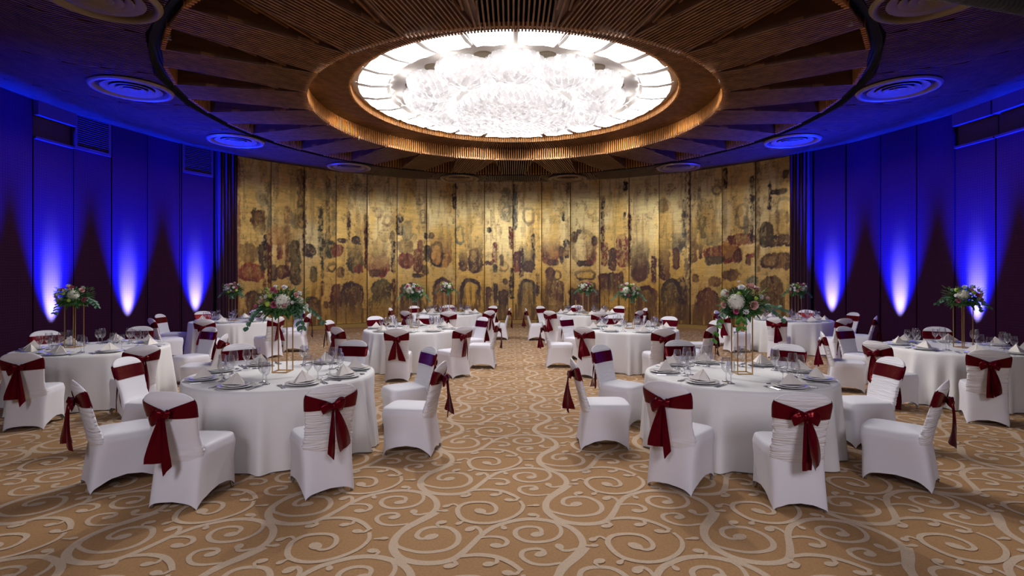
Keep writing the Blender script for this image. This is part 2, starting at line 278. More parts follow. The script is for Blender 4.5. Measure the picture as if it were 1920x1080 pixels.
# gold mural wall: 18 panels
rng = np.random.default_rng(7)
def vnoise(s, z, fs, fz, seed, octv=4, per=.55):
    r = np.random.default_rng(seed); out = np.zeros_like(s); amp = 1; tot = 0
    for o in range(octv):
        g = r.random((256, 256)); a = (s + 20) * fs; b = (z + 3) * fz
        ai = np.floor(a).astype(int); bi = np.floor(b).astype(int); fa = a - ai; fb = b - bi
        fa = fa * fa * (3 - 2 * fa); fb = fb * fb * (3 - 2 * fb)
        g00 = g[ai % 256, bi % 256]; g10 = g[(ai + 1) % 256, bi % 256]; g01 = g[ai % 256, (bi + 1) % 256]; g11 = g[(ai + 1) % 256, (bi + 1) % 256]
        out += amp * ((g00 * (1 - fa) + g10 * fa) * (1 - fb) + (g01 * (1 - fa) + g11 * fa) * fb); tot += amp
        amp *= per; fs *= 2; fz *= 2
    return out / tot
MURAL = "An -9.61 -9.19 3.16 3.98 .9|St -9.12 -8.98 3.18 4.92 .6|Sr -10.12 -10.02 0.47 5.51 .6|Sr -8.53 -8.39 2.15 4.14 .55|Bt -8.30 -8.14 3.45 3.95 .5|Sd -8.12 -7.84 3.43 5.45 .6|Sm -7.92 -7.84 2.52 5.25 .7|Sg -7.38 -7.23 2.50 4.25 .7|Sd -7.12 -6.98 2.51 5.26 .6|St -6.91 -6.72 3.31 5.19 .45|Uo -8.95 -8.53 2.85 3.64 .6|Bn -10.05 -9.38 2.26 2.84 .6|Br -10.05 -9.23 1.66 2.22 .75|Bg -9.38 -9.09 2.05 2.91 .75|Sd -9.24 -9.14 2.69 3.17 .8|Sm -9.10 -8.98 1.45 3.18 .85|Ur -8.79 -8.61 2.39 3.20 .8|Sn -8.50 -8.39 2.04 3.22 .7|Bg -8.34 -8.01 1.56 3.02 .75|Bm -8.84 -8.39 1.76 2.20 .8|Bd -8.96 -8.82 1.67 2.20 .7|Ad -9.80 -9.33 0.27 1.37 .8|Sm -9.26 -9.17 1.11 1.74 .8|Bd -7.95 -7.49 2.49 2.93 .85|Sg -7.32 -6.68 2.49 3.07 .75|Bg -7.66 -7.45 1.65 2.15 .75|Od -7.08 -6.77 1.97 2.30 .8|Sg -7.27 -7.23 1.76 2.54 .8|Sm -7.28 -7.21 1.15 1.65 .8|Ad -7.81 -7.32 0.33 1.15 .8|Bm -7.17 -7.06 0.71 0.96 .85|Am -6.95 -6.60 0.17 1.55 .9|Sm -5.71 -5.61 2.13 4.10 .9|Bd -6.70 -6.37 3.03 3.21 .8|Bd -6.20 -5.85 3.00 3.25 .85|Sm -6.33 -6.26 3.14 4.14 .7|Or -5.36 -5.08 3.97 4.36 .35|Or -5.04 -4.68 3.71 4.11 .5|Bd -4.76 -4.60 3.20 3.52 .6|Sd -4.52 -4.30 3.37 4.21 .7|Bt -4.30 -3.97 3.21 3.92 .5|Om -3.79 -3.48 4.57 4.96 .4|Om -3.63 -3.40 3.88 4.39 .5|Bd -3.48 -3.36 3.29 3.50 .8|Bd -3.28 -3.11 3.30 3.50 .8|Br -3.71 -3.54 2.78 3.21 .7|Br -6.87 -6.51 2.52 2.97 .8|Ug -6.33 -5.79 1.99 3.34 .75|Br -6.10 -5.79 1.97 2.26 .7|Ur -5.61 -4.82 1.82 2.79 .85|Bd -5.55 -5.16 1.82 2.07 .7|Sd -4.72 -4.58 2.00 3.16 .8|Br -4.46 -3.87 2.16 2.73 .85|Br -3.87 -3.54 1.96 2.86 .75|Bg -3.48 -3.26 2.43 3.03 .75|Uo -3.22 -2.41 2.19 3.66 .8|Od -3.22 -2.76 2.19 3.14 .85|Bd -3.57 -3.34 1.90 2.27 .65|Bd -3.93 -3.48 1.82 1.94 .75|Bn -6.70 -6.49 1.80 2.14 .7|Ad -6.58 -5.79 0.15 1.64 .9|Ag -5.45 -4.74 0.42 1.70 .85|Sm -4.68 -4.60 0.40 1.74 .8|An -4.40 -3.63 0.18 1.60 .85|Od -4.40 -3.63 0.18 1.60 .8|Ar -3.13 -2.43 0.36 1.78 .6|Od -3.13 -2.43 0.36 1.78 .8|Um -2.10 -1.81 2.05 3.01 .85|Un -1.73 -1.20 2.01 3.47 .7|Om -1.73 -1.39 1.99 2.93 .8|Od -2.12 -1.27 0.34 1.76 .9|Bm -1.12 -0.81 2.30 2.43 .8|Sr -0.81 -0.66 2.41 3.16 .85|Bg -0.78 -0.64 2.01 2.30 .8|Bd -0.53 -0.39 2.26 2.68 .7|Od -0.53 -0.22 2.05 2.43 .5|Bd -0.41 -0.24 1.53 1.76 .8|Am -1.08 -0.87 0.65 1.43 .8|Ad -0.76 -0.64 0.33 1.55 .8|Ad -0.57 -0.24 0.33 1.30 .9|Sd -0.13 0.01 0.96 2.16 .85|Br 0.03 0.29 2.01 2.81 .9|Sm 0.24 0.39 1.84 3.04 .85|Ug 0.33 0.85 2.03 3.16 .7|Bm 0.37 0.85 2.03 2.43 .75|Sd 0.73 0.83 2.22 3.48 .8|Od 0.20 0.91 0.12 1.72 .85|Ag 0.29 0.85 0.12 1.59 .5|Sd 0.91 1.00 1.07 1.91 .8|Sr -2.60 -2.43 4.28 5.42 .35|Sd -2.37 -2.25 4.45 5.43 .7|Ot -2.27 -1.95 3.09 3.82 .7|Bd -1.01 -0.87 3.56 3.75 .8|St -0.43 -0.09 4.00 5.33 .6|St -0.01 0.14 3.69 5.47 .75|Om 0.35 0.85 3.90 4.57 .5|Sr -0.15 -0.03 2.93 3.77 .85|Sd 3.46 3.55 4.41 4.86 .8|Sm 3.44 3.53 2.72 4.33 .85|Sm 4.46 4.54 2.20 4.20 .9|Sg 1.92 2.00 4.01 4.34 .7|Sd 2.08 2.21 5.00 5.52 .6|Bd 2.48 2.64 3.52 3.64 .7|Bn 2.27 2.50 3.15 3.56 .7|Bd 3.08 3.26 3.03 3.38 .7|Sd 4.28 4.36 3.97 4.25 .7|Sd 4.26 4.44 5.06 5.40 .7|Ur 1.14 1.83 2.30 3.47 .8|Bm 1.35 1.79 2.28 2.47 .8|Bd 1.83 1.96 2.34 2.99 .8|Sd 1.98 2.19 2.55 3.26 .85|On 2.25 3.26 2.25 3.66 .5|Bd 2.52 3.08 2.25 2.44 .85|Ur 2.87 3.26 2.34 3.34 .65|Sr 3.46 3.67 2.23 3.13 .9|Bm 3.73 4.01 2.10 2.90 .85|Sr 4.01 4.46 2.20 3.41 .7|Ud 4.56 5.22 1.64 3.39 .7|Um 4.64 5.14 1.68 2.79 .8|Bm 1.29 1.63 1.70 2.16 .9|Od 1.54 1.85 1.70 2.05 .9|An 1.29 1.69 0.44 1.80 .85|Am 1.71 1.98 0.34 1.66 .9|Od 2.48 3.16 1.72 2.05 .9|Am 2.46 3.32 0.15 1.64 .8|Ad 2.19 2.42 0.14 1.37 .8|Am 3.34 3.77 0.99 1.96 .95|Ad 3.71 3.93 1.09 1.98 .85|Am 3.95 4.10 0.99 1.92 .9|Am 4.12 4.28 1.30 2.00 .9|An 4.74 5.41 0.22 1.48 .6|Od 4.74 5.41 0.22 1.48 .9|Sm 5.33 5.49 1.62 2.58 .8|Um 5.59 6.00 1.68 3.35 .85|Ut 6.10 6.54 2.72 3.62 .8|Bm 6.12 6.33 2.09 2.84 .9|Um 6.71 6.96 2.34 3.78 .8|Um 7.05 7.15 2.45 3.29 .85|Br 7.22 8.51 2.31 2.85 .8|Bo 7.87 8.33 2.48 3.02 .85|Bg 7.26 7.89 2.24 2.53 .8|Bm 8.25 8.51 2.31 2.72 .8|Ut 7.22 7.83 2.86 3.45 .6|Br 8.04 8.95 2.90 3.22 .65|Bd 9.13 10.19 2.79 3.11 .8|Bm 8.67 8.83 2.22 2.57 .85|Br 8.74 8.95 2.46 2.56 .75|Bn 9.18 10.20 2.06 2.55 .85|Od 9.18 9.73 2.07 2.56 .8|Bn 6.81 7.03 1.61 1.91 .8|Bn 7.39 7.78 1.48 1.82 .8|Bn 7.85 8.40 1.72 2.05 .85|Bd 7.85 8.14 1.72 2.05 .5|St 8.70 9.04 1.52 1.81 .7|Ag 5.71 6.41 0.26 1.72 .75|Od 5.71 6.41 0.26 1.72 .7|Sd 6.31 6.56 0.27 1.80 .75|Am 6.96 7.74 0.17 1.41 .9|An 8.02 8.95 0.38 1.49 .7|Od 8.02 8.95 0.38 1.49 .9|Ad 9.16 9.83 0.43 1.84 .75|Om 4.80 5.55 0.22 1.48 .8|Bn 5.61 5.94 4.17 4.64 .5|St 6.48 6.56 3.23 4.56 .7|Sd 7.01 7.09 3.48 4.98 .5|Sg 7.09 7.31 3.14 3.92 .6|Od 7.48 7.83 4.62 5.00 .6|Sd 7.91 8.02 4.84 5.49 .7|Om 8.36 8.74 3.39 4.27 .6|Bt 8.31 8.38 3.55 3.90 .6|Bt 8.59 8.74 3.24 3.80 .6|Sd 8.83 8.93 2.98 5.08 .9|Sd 9.40 9.49 3.97 4.78 .8|Bd 9.46 9.99 4.43 4.55 .7|On 9.65 10.19 3.04 4.31 .6|Bg 9.11 9.56 2.89 3.56 .7|Bd 9.88 10.02 4.90 5.14 .8|Sd 6.56 6.62 0.09 5.98 .6|Sn 6.67 6.73 0.28 5.96 .7|Sn 8.97 9.11 1.97 5.61 .6|Sn 10.12 10.20 0.48 5.42 .8|Un -5.59 -4.84 2.49 3.38 .35|Bo -9.14 -8.43 2.85 3.46 .4|St -6.18 -5.87 5.08 5.47 .5|Bt -6.28 -5.59 4.61 5.19 .35|Bt -9.49 -9.14 4.11 4.54 .4|Bt -7.51 -6.95 4.49 4.87 .35|An -6.56 -0.05 -0.24 0.68 .45|An -10.17 -6.56 0.02 0.82 .45|An -0.05 5.49 -0.26 0.67 .45|An 5.49 10.24 -0.02 0.80 .45|Ad -4.20 -3.38 -0.03 0.99 .5|Sd -5.59 -5.51 0.23 1.02 .6|Uo 1.42 2.25 2.63 3.16 .5|Bn -4.50 -3.89 2.71 3.21 .5|Bn 9.39 10.19 3.13 3.89 .35"
PC = dict(d=(.035, .012, .012), m=(.085, .012, .012), r=(.26, .035, .018), n=(.16, .070, .018), g=(.050, .050, .018), o=(.62, .27, .045), t=(.16, .17, .10))
def paint(s, z):
    sm = lambda a, b, x: np.clip((x - a) / (b - a), 0, 1) ** 2 * (3 - 2 * np.clip((x - a) / (b - a), 0, 1))
    n1 = vnoise(s, z, 1.2, .5, 1); n2 = vnoise(s, z, 6, 3, 2); n3 = vnoise(s, z, 3, 30, 3, 3); n4 = vnoise(s, z, 22, 22, 4, 3); nv = vnoise(s, z, 9, .9, 5, 4)
    g0 = np.array((.90, .61, .17)); g1 = np.array((.50, .25, .025)); g2 = np.array((1.0, .80, .36))
    t = sm(.35, .65, n1)[..., None]; c = g0 * (1 - t) + g2 * t
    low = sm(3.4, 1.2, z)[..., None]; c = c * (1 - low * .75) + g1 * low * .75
    c = c * (.80 + .40 * n3[..., None]) * (.86 + .28 * n4[..., None])
    k = (sm(.52, .66, n2) * .35)[..., None]; c = c * (1 - k) + np.array((.48, .27, .07)) * k
    k = (sm(.56, .70, nv) * .38 * sm(1.5, 3.2, z))[..., None]; c = c * (1 - k) + np.array((.33, .19, .07)) * k
    k = (sm(.60, .66, n4) * sm(.5, .6, n2) * .5)[..., None]; c = c * (1 - k) + np.array((.09, .05, .03)) * k
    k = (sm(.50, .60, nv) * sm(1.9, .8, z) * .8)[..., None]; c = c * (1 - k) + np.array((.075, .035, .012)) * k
    al = np.ones_like(s)
    wob = (vnoise(s, z, 5, 5, 6, 4) - .5) * .16 + (vnoise(s, z, 14, 14, 8, 2) - .5) * .06
    spk = vnoise(s, z, 16, 9, 9, 3); lit = vnoise(s, z, 8, 3, 10, 4); st = vnoise(s, z, 13, 1.6, 12, 4); fi = vnoise(s, z, 26, 18, 13, 2)
    brk = .6 * fi + .4 * st
    for e in MURAL.split('|'):
        q = e.split(); ty, cc = q[0][0], np.array(PC[q[0][1]]); s0, s1, z0, z1, a = map(float, q[1:])
        if s1 < s.min() - .2 or s0 > s.max() + .2: continue
        w, h = (s1 - s0) / 2, (z1 - z0) / 2; cx, cz = (s0 + s1) / 2, (z0 + z1) / 2
        r = min(w, h)
        hh = h
        a = a ** .45 if a >= .65 else a
        qx = np.abs(s - cx) - (w - r); qz = np.abs(z - cz) - (h - r)
        sd = np.hypot(np.maximum(qx, 0), np.maximum(qz, 0)) + np.minimum(np.maximum(qx, qz), 0) - r
        sd = sd + wob * (1.0 if r > .12 else .5) - .02
        m = sm(.02, -.02, sd + (brk - .5) * .10) * (.62 + .38 * sm(.36, .50, brk + np.clip(.10 - np.abs(sd + .03), 0, .1) * 1.6))
        v = (z - z0) / (z1 - z0)
        if ty == 'U': m = m * np.clip(1.25 - v * 1.35, 0, 1) ** .7
        if ty == 'A': m = m * np.clip(v * 1.7 + .12, 0, 1)
        if ty == 'S': m = m * (.45 + .75 * sm(.35, .6, spk))
        if ty == 'O': m = sm(.03, -.01, np.abs(sd + r * .22) - max(.035, r * .16)) * (.5 + .5 * np.clip(v if cz < 1.8 else 1 - v, 0, 1))
        body = .92 + .3 * sm(.38, .62, lit) if ty != 'S' else 1.0
        m = np.clip(m * a * body, 0, 1)
        inner = sm(-.02, -max(.10, r * .7), sd)[..., None] * .50 if ty in 'UAB' else 0.0
        warm = np.array((.20, .085, .018)) if cc.sum() < .5 else cc
        ccv = cc * (1 - inner * lit[..., None] * 1.3) + warm * inner * lit[..., None] * 1.3
        ccv = ccv * (.55 + .9 * st[..., None]); mixw = (sm(.50, .62, lit) * .5)[..., None]; ccv = ccv * (1 - mixw) + np.array((.045, .018, .012)) * mixw
        c = c * (1 - m[..., None]) + ccv * (.8 + .4 * spk[..., None]) * m[..., None]
        al = al * (1 - m * .9)
    return np.clip(c, 0, 1), al
RM = 10.34
ztop = 5.62
wall_back = add_mesh('wall_back', *arc_slab(-57.5, 57.6, RM + .09, 0, ztop + .1, .12, 40), M_void); tag(wall_back, 'curved end wall behind the painted gold panels', kind='structure')
gd = 112.0 / 18
def mural_panel(i):
    d0 = -56.0 + gd * i - .05; d1 = d0 + gd
    gap = .07
    ang = np.radians(np.linspace(d0 + gap, d1 - gap, 56)); zz = np.linspace(.14, ztop, 262)
    A, Z = np.meshgrid(ang, zz); S = A * RM
    bow = .012 * (1 - ((A - A.mean()) / (ang[-1] - A.mean())) ** 6)
    Rr = RM - bow + .012 * ((i % 2) - .5)
    Pp = np.stack([RX + Rr * np.sin(A), RY + Rr * np.cos(A), Z], -1)
    R_, C_ = A.shape; idx = np.arange(R_ * C_).reshape(R_, C_)
    fq = np.stack([idx[:-1, :-1], idx[1:, :-1], idx[1:, 1:], idx[:-1, 1:]], -1).reshape(-1, 4)
    v = Pp.reshape(-1, 3).tolist(); f = fq.tolist()
    n = len(v)      # returns at the edges so that each panel has thickness
    ring = [0, C_ - 1, R_ * C_ - 1, (R_ - 1) * C_]
    for k in ring:
        a = math.atan2(v[k][0] - RX, v[k][1] - RY); v.append((RX + (RM + .05) * math.sin(a), RY + (RM + .05) * math.cos(a), v[k][2]))
    for a in range(4): b = (a + 1) % 4; f.append([ring[a], ring[b], n + b, n + a])
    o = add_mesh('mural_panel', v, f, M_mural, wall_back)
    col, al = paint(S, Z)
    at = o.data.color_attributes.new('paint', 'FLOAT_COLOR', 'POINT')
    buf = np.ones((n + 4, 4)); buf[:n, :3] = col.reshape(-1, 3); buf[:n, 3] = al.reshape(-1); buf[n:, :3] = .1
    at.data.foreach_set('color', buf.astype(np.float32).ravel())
for i in range(18): mural_panel(i)
add_mesh('plinth', *arc_slab(-56.1, 56.1, RM - .10, 0, .13, .16, 40), material('gold_plinth', (.35, .22, .06), .5, .3), wall_back)

# side walls: fabric panels on the same circle, then straight back past the camera
RW = 10.1; edges = [60.8 + 5.45 * k for k in range(10)]
def fabric_panel(d0, d1, parent, z0=.12, z1=5.6, name='wall_panel'):
    v, f = arc_slab(d0 + .09 * (1 if d1 > d0 else -1), d1 - .09 * (1 if d1 > d0 else -1), RW, z0, z1, .05, 5)
    o = add_mesh(name, v, f, M_wallfab, parent)
    uvl = o.data.uv_layers.new(name='UVMap')
    co = np.array(v); ang = np.arctan2(co[:, 0] - RX, co[:, 1] - RY) * RW
    li = np.zeros(len(o.data.loops), int); o.data.loops.foreach_get('vertex_index', li)
    uvl.data.foreach_set('uv', np.c_[ang[li], co[li, 2]].astype(np.float32).ravel())
    return o
for sx, nm in ((-1, 'wall_left'), (1, 'wall_right')):
    d0, d1 = sorted((sx * 57.5, sx * 110.0))
    w = add_mesh(nm, *arc_slab(d0, d1, RW + .07, 0, 5.7, .1, 24), M_black)
    tag(w, 'curved %s wall of dark maroon fabric panels under blue light' % ('left' if sx < 0 else 'right'), kind='structure')
    for k in range(9):
        a, b = edges[k] * sx, edges[k + 1] * sx
        niche = (sx < 0 and k in (4,)) or (sx > 0 and k in (4, 5))
        grille = sx < 0 and k in (0, 3)
        lo, hi = (a, b) if sx > 0 else (b, a)
        ztp = 4.72 if (niche or grille) else 5.6
        fabric_panel(lo, hi, w, .12, ztp)
        if niche:      # shallow service niche above the panel
            m = MB(); m.add(*arc_slab(lo + .12, hi - .12, RW + .06, 4.74, 5.2, .02, 3)); m.add(*arc_slab(lo + .12, hi - .12, RW - .10, 5.2, 5.6, .18, 3)); m.add(*arc_slab(lo + .12, hi - .12, RW - .05, 4.70, 4.75, .14, 3))
            m.build('niche', M_niche, w)
        if grille:
            fr = MB(); fr.add(*arc_slab(lo + .12, lo + .5, RW - .02, 4.74, 5.55, .06, 1)); fr.add(*arc_slab(hi - .5, hi - .12, RW - .02, 4.74, 5.55, .06, 1)); fr.add(*arc_slab(lo + .12, hi - .12, RW - .02, 4.72, 4.80, .06, 3))
            g = fr.build('air_grille', M_niche, w)
            for q in range(15):
                s = MB(); z = 4.83 + q * .05; v, f = arc_slab(lo + .5, hi - .5, RW - .015, z, z + .022, .03, 2); s.add(v, f); s.build('slat', M_niche, g)
    # raised trim strips at the joints that catch the blue light
    for k in range(1, 8):
        if k % 2 == 0 or k == 1:
            a = edges[k] * sx; m = MB(); m.add(*arc_slab(a - .28, a - .12, RW - .014, .12, 5.6, .03, 1)); m.build('joint_strip', M_wallfab, w)
    b = add_mesh('baseboard_' + nm[5:], *arc_slab(min(edges[0] * sx, edges[9] * sx), max(edges[0] * sx, edges[9] * sx), RW - .09, 0, .12, .12, 24), M_base)
    tag(b, 'low brown wooden baseboard along the %s wall' % nm[5:], kind='structure')
    # pleated curtain between the fabric panels and the gold wall
    ang = np.radians(np.linspace(57.0, 60.7, 90)) * sx; zz = np.linspace(.03, 5.55, 12)
    A, Z = np.meshgrid(ang, zz); Rr = RW - .12 + .06 * np.sin((np.abs(A) * 57.3 - 57) * 11) + .015 * np.sin(Z * 1.3 + A * 300)
    m = MB(); m.grid(np.stack([RX + Rr * np.sin(A), RY + Rr * np.cos(A), Z], -1))
    tag(m.build('curtain', M_curtain, None, True), 'dark pleated floor length curtain at the %s end of the gold wall' % nm[5:], 'curtain', 'curtains beside the gold wall')
# straight rear part behind the camera
for sx, nm in ((-1, 'wall_left_rear'), (1, 'wall_right_rear')):
    x = RX + sx * RW * math.sin(math.radians(109.6)); m = MB(); m.box(min(x, x + sx * .1), max(x, x + sx * .1), -5, 7.75, 0, 5.7)
    tag(m.build(nm, M_wallfab), 'dark fabric wall beside the camera', kind='structure')
m = MB(); m.box(-10.2, 10.3, -5.1, -5, 0, 5.7); tag(m.build('wall_front', M_wallfab), 'dark wall behind the camera', kind='structure')

# ------------------------------------------------------------ ceiling
ZC = 5.02; RA = 3.96; RC = 3.19; RG = 6.04; RK = 7.25; RO = 10.34; ZL = 5.06; ZS = 5.34; ZP = 5.50; ZO = 5.56
def ring_plane(r0, r1, z0, z1, n=96, flip=False):
    v = [];f = []
    for k in range(n):
        a = 2 * PI * k / n
        v += [(RX + r0 * math.sin(a), RY + r0 * math.cos(a), z0), (RX + r1 * math.sin(a), RY + r1 * math.cos(a), z1)]
    for k in range(n): a = 2 * k; b = 2 * ((k + 1) % n); f.append((a, b, b + 1, a + 1))
    return v, f
m = MB()
m.add(*ring_plane(RC + .03, RA + .06, ZS + .05, ZS + .05)); m.add(*ring_plane(RA + .07, RA + .07, ZL + .02, ZS + .08))
m.add(*ring_plane(RA + .06, RG + .6, ZC + .42, ZC + .42)); m.add(*ring_plane(RG + .06, RK, ZC + .10, ZC + .10)); m.add(*ring_plane(RK, RO + .3, ZC + .10, ZO + .12))
m.add(*ring_plane(RG - .0, RG - .0, ZC + .05, ZC + .42)); m.add(*ring_plane(RG + .15, RG + .15, ZC, ZC + .42))
m.add(*ring_plane(RC + .05, RC + .05, ZS, ZP + .1))
ceiling = m.build('ceiling', M_void); tag(ceiling, 'round dark wooden slatted ceiling', kind='structure')
m = MB(); m.box(-12, 12, -5.1, 22, 5.95, 6.05); m.build('ceiling_slab', M_void, ceiling)
m = MB(); m.box(-10.3, 10.4, -5.1, 5.0, 5.62, 5.68); m.build('rear_ceiling', M_void, ceiling)
SEC = math.radians(15)
def edge_w(r):   # half width of the flat slat fan between two recesses
    t = (r - RA) / (RG - RA); return .52 + (.37 - .52) * t
rec = lambda r: ZC + .34 * max(0, min(1, (r - 4.25) / (RG - 4.25)))    # recess floor height
def slat(mb, x, y0, z0, y1, z1, w=.027, h=.05):
    mb.add([(x - w / 2, y0, z0), (x + w / 2, y0, z0), (x + w / 2, y1, z1), (x - w / 2, y1, z1), (x - w / 2, y0, z0 + h), (x + w / 2, y0, z0 + h), (x + w / 2, y1, z1 + h), (x - w / 2, y1, z1 + h)],
           [(0, 1, 2, 3), (0, 4, 5, 1), (2, 6, 7, 3), (0, 3, 7, 4), (1, 5, 6, 2)])
def sector_proto():
    parts = []
    a = MB()
    for i in range(-8, 8):           # flat fan from the lip outwards
        x = (i + .5) * .0625; r0 = math.sqrt(max(0, RA ** 2 - x * x)) - .02
        if abs(x) <= .37: r1 = RG - .02
        else: r1 = RA + (RG - RA) * (.52 - abs(x)) / .15
        if r1 - r0 > .05: slat(a, x, r0, ZC + .0, r1, ZC, .022)
    parts.append(('slat_fan', a, M_slat))
    b = MB()
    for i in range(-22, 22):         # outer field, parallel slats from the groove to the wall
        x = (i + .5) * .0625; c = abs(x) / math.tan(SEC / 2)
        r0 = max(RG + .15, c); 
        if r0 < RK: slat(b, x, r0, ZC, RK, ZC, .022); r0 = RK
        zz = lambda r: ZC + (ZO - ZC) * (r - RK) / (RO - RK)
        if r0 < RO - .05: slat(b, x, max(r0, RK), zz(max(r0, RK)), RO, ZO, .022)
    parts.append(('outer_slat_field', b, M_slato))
    l = MB(); so = MB()
    for i in range(17):              # lip, soffit and inner drum
        t = (i - 8) * SEC / 17
        Mr = Matrix.Rotation(-t, 4, 'Z')
        l.box(-.0145, .0145, RA - .0, RA + .055, ZL - .03, ZS + .03, Mr)
        so.box(-.011, .011, RC, RA, ZS - .012, ZS + .03, Mr)
        l.box(-.0145, .0145, RC - .0, RC + .04, ZS - .012, ZP + .08, Mr)
    parts.append(('lip_slats', l, M_slatb)); parts.append(('soffit_slats', so, M_slat))
    return parts
def gap_proto():
    parts = []
    h = SEC / 2
    # gap lies around the sector boundary; built around +Y, neighbours' edges mirrored
    def gx(r):     # half width of gap at radius r
        return max(0.0, (r * math.sin(h) - edge_w(r) * math.cos(h)) * 1.0)
    sl = MB()
    for i in range(-5, 6):
        x = i * .08; r0 = None
        for r in np.linspace(RA + .05, RG - .02, 60):
            if gx(r) > abs(x) + .01: r0 = r; break
        if r0: slat(sl, x, r0, rec(r0), RG - .06, rec(RG - .06), .03, .035)
    parts.append(('recess_slats', sl, M_slat))
    en = MB(); g = gx(RG - .03)
    n = 11
    for i in range(n):
        x = (i - (n - 1) / 2) * (2 * g - .03) / (n - 1)
        en.box(x - .016, x + .016, RG - .065, RG - .01, ZC - .01, rec(RG) + .02)
    parts.append(('recess_end_fins', en, M_slatb))
    for s in (-1, 1):
        bd = MB(); v = []; rs = np.linspace(RA + .12, RG - .02, 8)
        for r in rs: v += [(s * gx(r), r, ZC), (s * gx(r), r, rec(r) + .04), (s * (gx(r) + .015), r, ZC), (s * (gx(r) + .015), r, rec(r) + .04)]
        f = []
        for i in range(7): k = i * 4; f += [(k, k + 4, k + 5, k + 1), (k + 2, k + 3, k + 7, k + 6), (k, k + 2, k + 6, k + 4)]
        bd.add(v, f); parts.append(('recess_side_board', bd, M_board))
    fl = MB(); v = []; rs = np.linspace(RA + .1, RG, 8)
    for r in rs: v += [(-gx(r) - .01, r, rec(r) + .045), (gx(r) + .01, r, rec(r) + .045)]
    fl.add(v, [(2 * i, 2 * i + 1, 2 * i + 3, 2 * i + 2) for i in range(7)]); parts.append(('recess_floor', fl, M_board))
    return parts
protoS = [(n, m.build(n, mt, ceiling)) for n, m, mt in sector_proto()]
protoG = [(n, m.build(n, mt, ceiling)) for n, m, mt in gap_proto()]
for n, o in protoS + protoG:
    o.location = (RX, RY, 0)
    if 'slat' in n or 'fins' in n: o['kind'] = 'stuff'
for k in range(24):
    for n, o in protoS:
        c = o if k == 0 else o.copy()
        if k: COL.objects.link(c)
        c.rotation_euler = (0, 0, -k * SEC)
    for n, o in protoG:
        c = o if k == 0 else o.copy()
        if k: COL.objects.link(c)
        c.rotation_euler = (0, 0, -(k + .5) * SEC)
# dark shadow gap ring
m = MB(); m.add(*ring_plane(RG, RG + .14, ZC + .12, ZC + .12)); m.build('shadow_groove', M_black, ceiling)

# ------------------------------------------------------------ chandelier
ch = empty('chandelier', (RX, RY, ZP)); tag(ch, 'large round crystal ceiling lamp of glowing glass scales set in the wooden ceiling', 'chandelier')
m = MB(); m.lathe([(.001, .0), (3.24, .0), (3.24, .05), (.001, .05)], 96); m.build('plaster_disc', M_white_clg, ch, True)
for k in range(24):         # frosted glass panels
    a0 = k * SEC + math.radians(1.1); a1 = (k + 1) * SEC - math.radians(1.1); v = []; f = []
    ns = 6; rr = [2.47, 2.53, 2.8, 3.06, 3.12]; zz = [-.01, -.075, -.10, -.075, -.01]
    for i in range(ns + 1):
        a = a0 + (a1 - a0) * i / ns
        for r, z in zip(rr, zz): v.append((r * math.sin(a), r * math.cos(a), z + .008 * math.sin(i * 1.7 + k)))
    for i in range(ns):
        for j in range(4): q = i * 5 + j; f.append((q, q + 1, q + 6, q + 5))
    fm = [1 if (q % 4 in (0, 3)) else 0 for q in range(ns * 4)] + [1, 1]
    f += [(0, 1, 2, 3, 4)[::-1], tuple(ns * 5 + j for j in range(5))]
    add_mesh('frosted_panel', v, f, None, ch, mats=[M_panel, M_white_clg], fmat=fm)
def scales(prof, size, name, parent, seed, c=(0, 0)):
    """staggered rows of small kite shaped glass pieces over a turned profile"""
    r = np.random.default_rng(seed); P0 = np.array(prof, float); d = np.r_[0, np.cumsum(np.hypot(*np.diff(P0, axis=0).T))]
    v = []; f = []; tint = []
    for row, s in enumerate(np.arange(size * .3, d[-1], size * .52)):
        rad = np.interp(s, d, P0[:, 0]); z = np.interp(s, d, P0[:, 1]); e = .01
        dr = np.interp(s + e, d, P0[:, 0]) - np.interp(s - e, d, P0[:, 0]); dz = np.interp(s + e, d, P0[:, 1]) - np.interp(s - e, d, P0[:, 1]); L = math.hypot(dr, dz) + 1e-9
        dr /= L; dz /= L; nr, nz = dz, -dr
        if nz > 0 and False: nr, nz = -nr, -nz
        n = max(4, int(2 * PI * rad / size))
        for k in range(n):
            a = 2 * PI * (k + .5 * (row % 2)) / n; ca, sa = math.cos(a), math.sin(a)
            O = np.array((rad * ca, rad * sa, z)); T = np.array((-sa, ca, 0)); D = np.array((dr * ca, dr * sa, dz)); N = -np.array((nr * ca, nr * sa, nz))
            if N[2] > 0.3: N = -N
            h = size * .64; tl = r.normal(0, .012)
            q = len(v)
            v += [O - D * h + N * .004, O + T * h * .86 + N * (.012 + tl), O + D * h + N * (.024 + tl), O - T * h * .86 + N * (.010 - tl), O + N * .024]
            f += [(q, q + 1, q + 4), (q + 1, q + 2, q + 4), (q + 2, q + 3, q + 4), (q + 3, q, q + 4)]
            b = np.clip(.80 + r.normal(0, .13), .45, 1.1); t = np.array((1.0, .965, .97)) * b
            for w in (.80, .92, 1.12, .92, 1.0): tint.append((*np.clip(t * w, 0, 1.2), 1))
    o = add_mesh(name, [tuple(p) for p in v], f, M_scale, parent)
    at = o.data.color_attributes.new('tint', 'FLOAT_COLOR', 'POINT'); at.data.foreach_set('color', np.array(tint, np.float32).ravel())
    o['kind'] = 'stuff'; return o
def lamp_bowl(prof, size, name, loc, seed):
    b = MB(); b.lathe([(max(.001, r - .035), z + .012) for r, z in prof], 40); o = b.build(name, M_core, ch, True); o.location = loc
    s = scales(prof, size, 'glass_scales', o, seed)
    return o, s
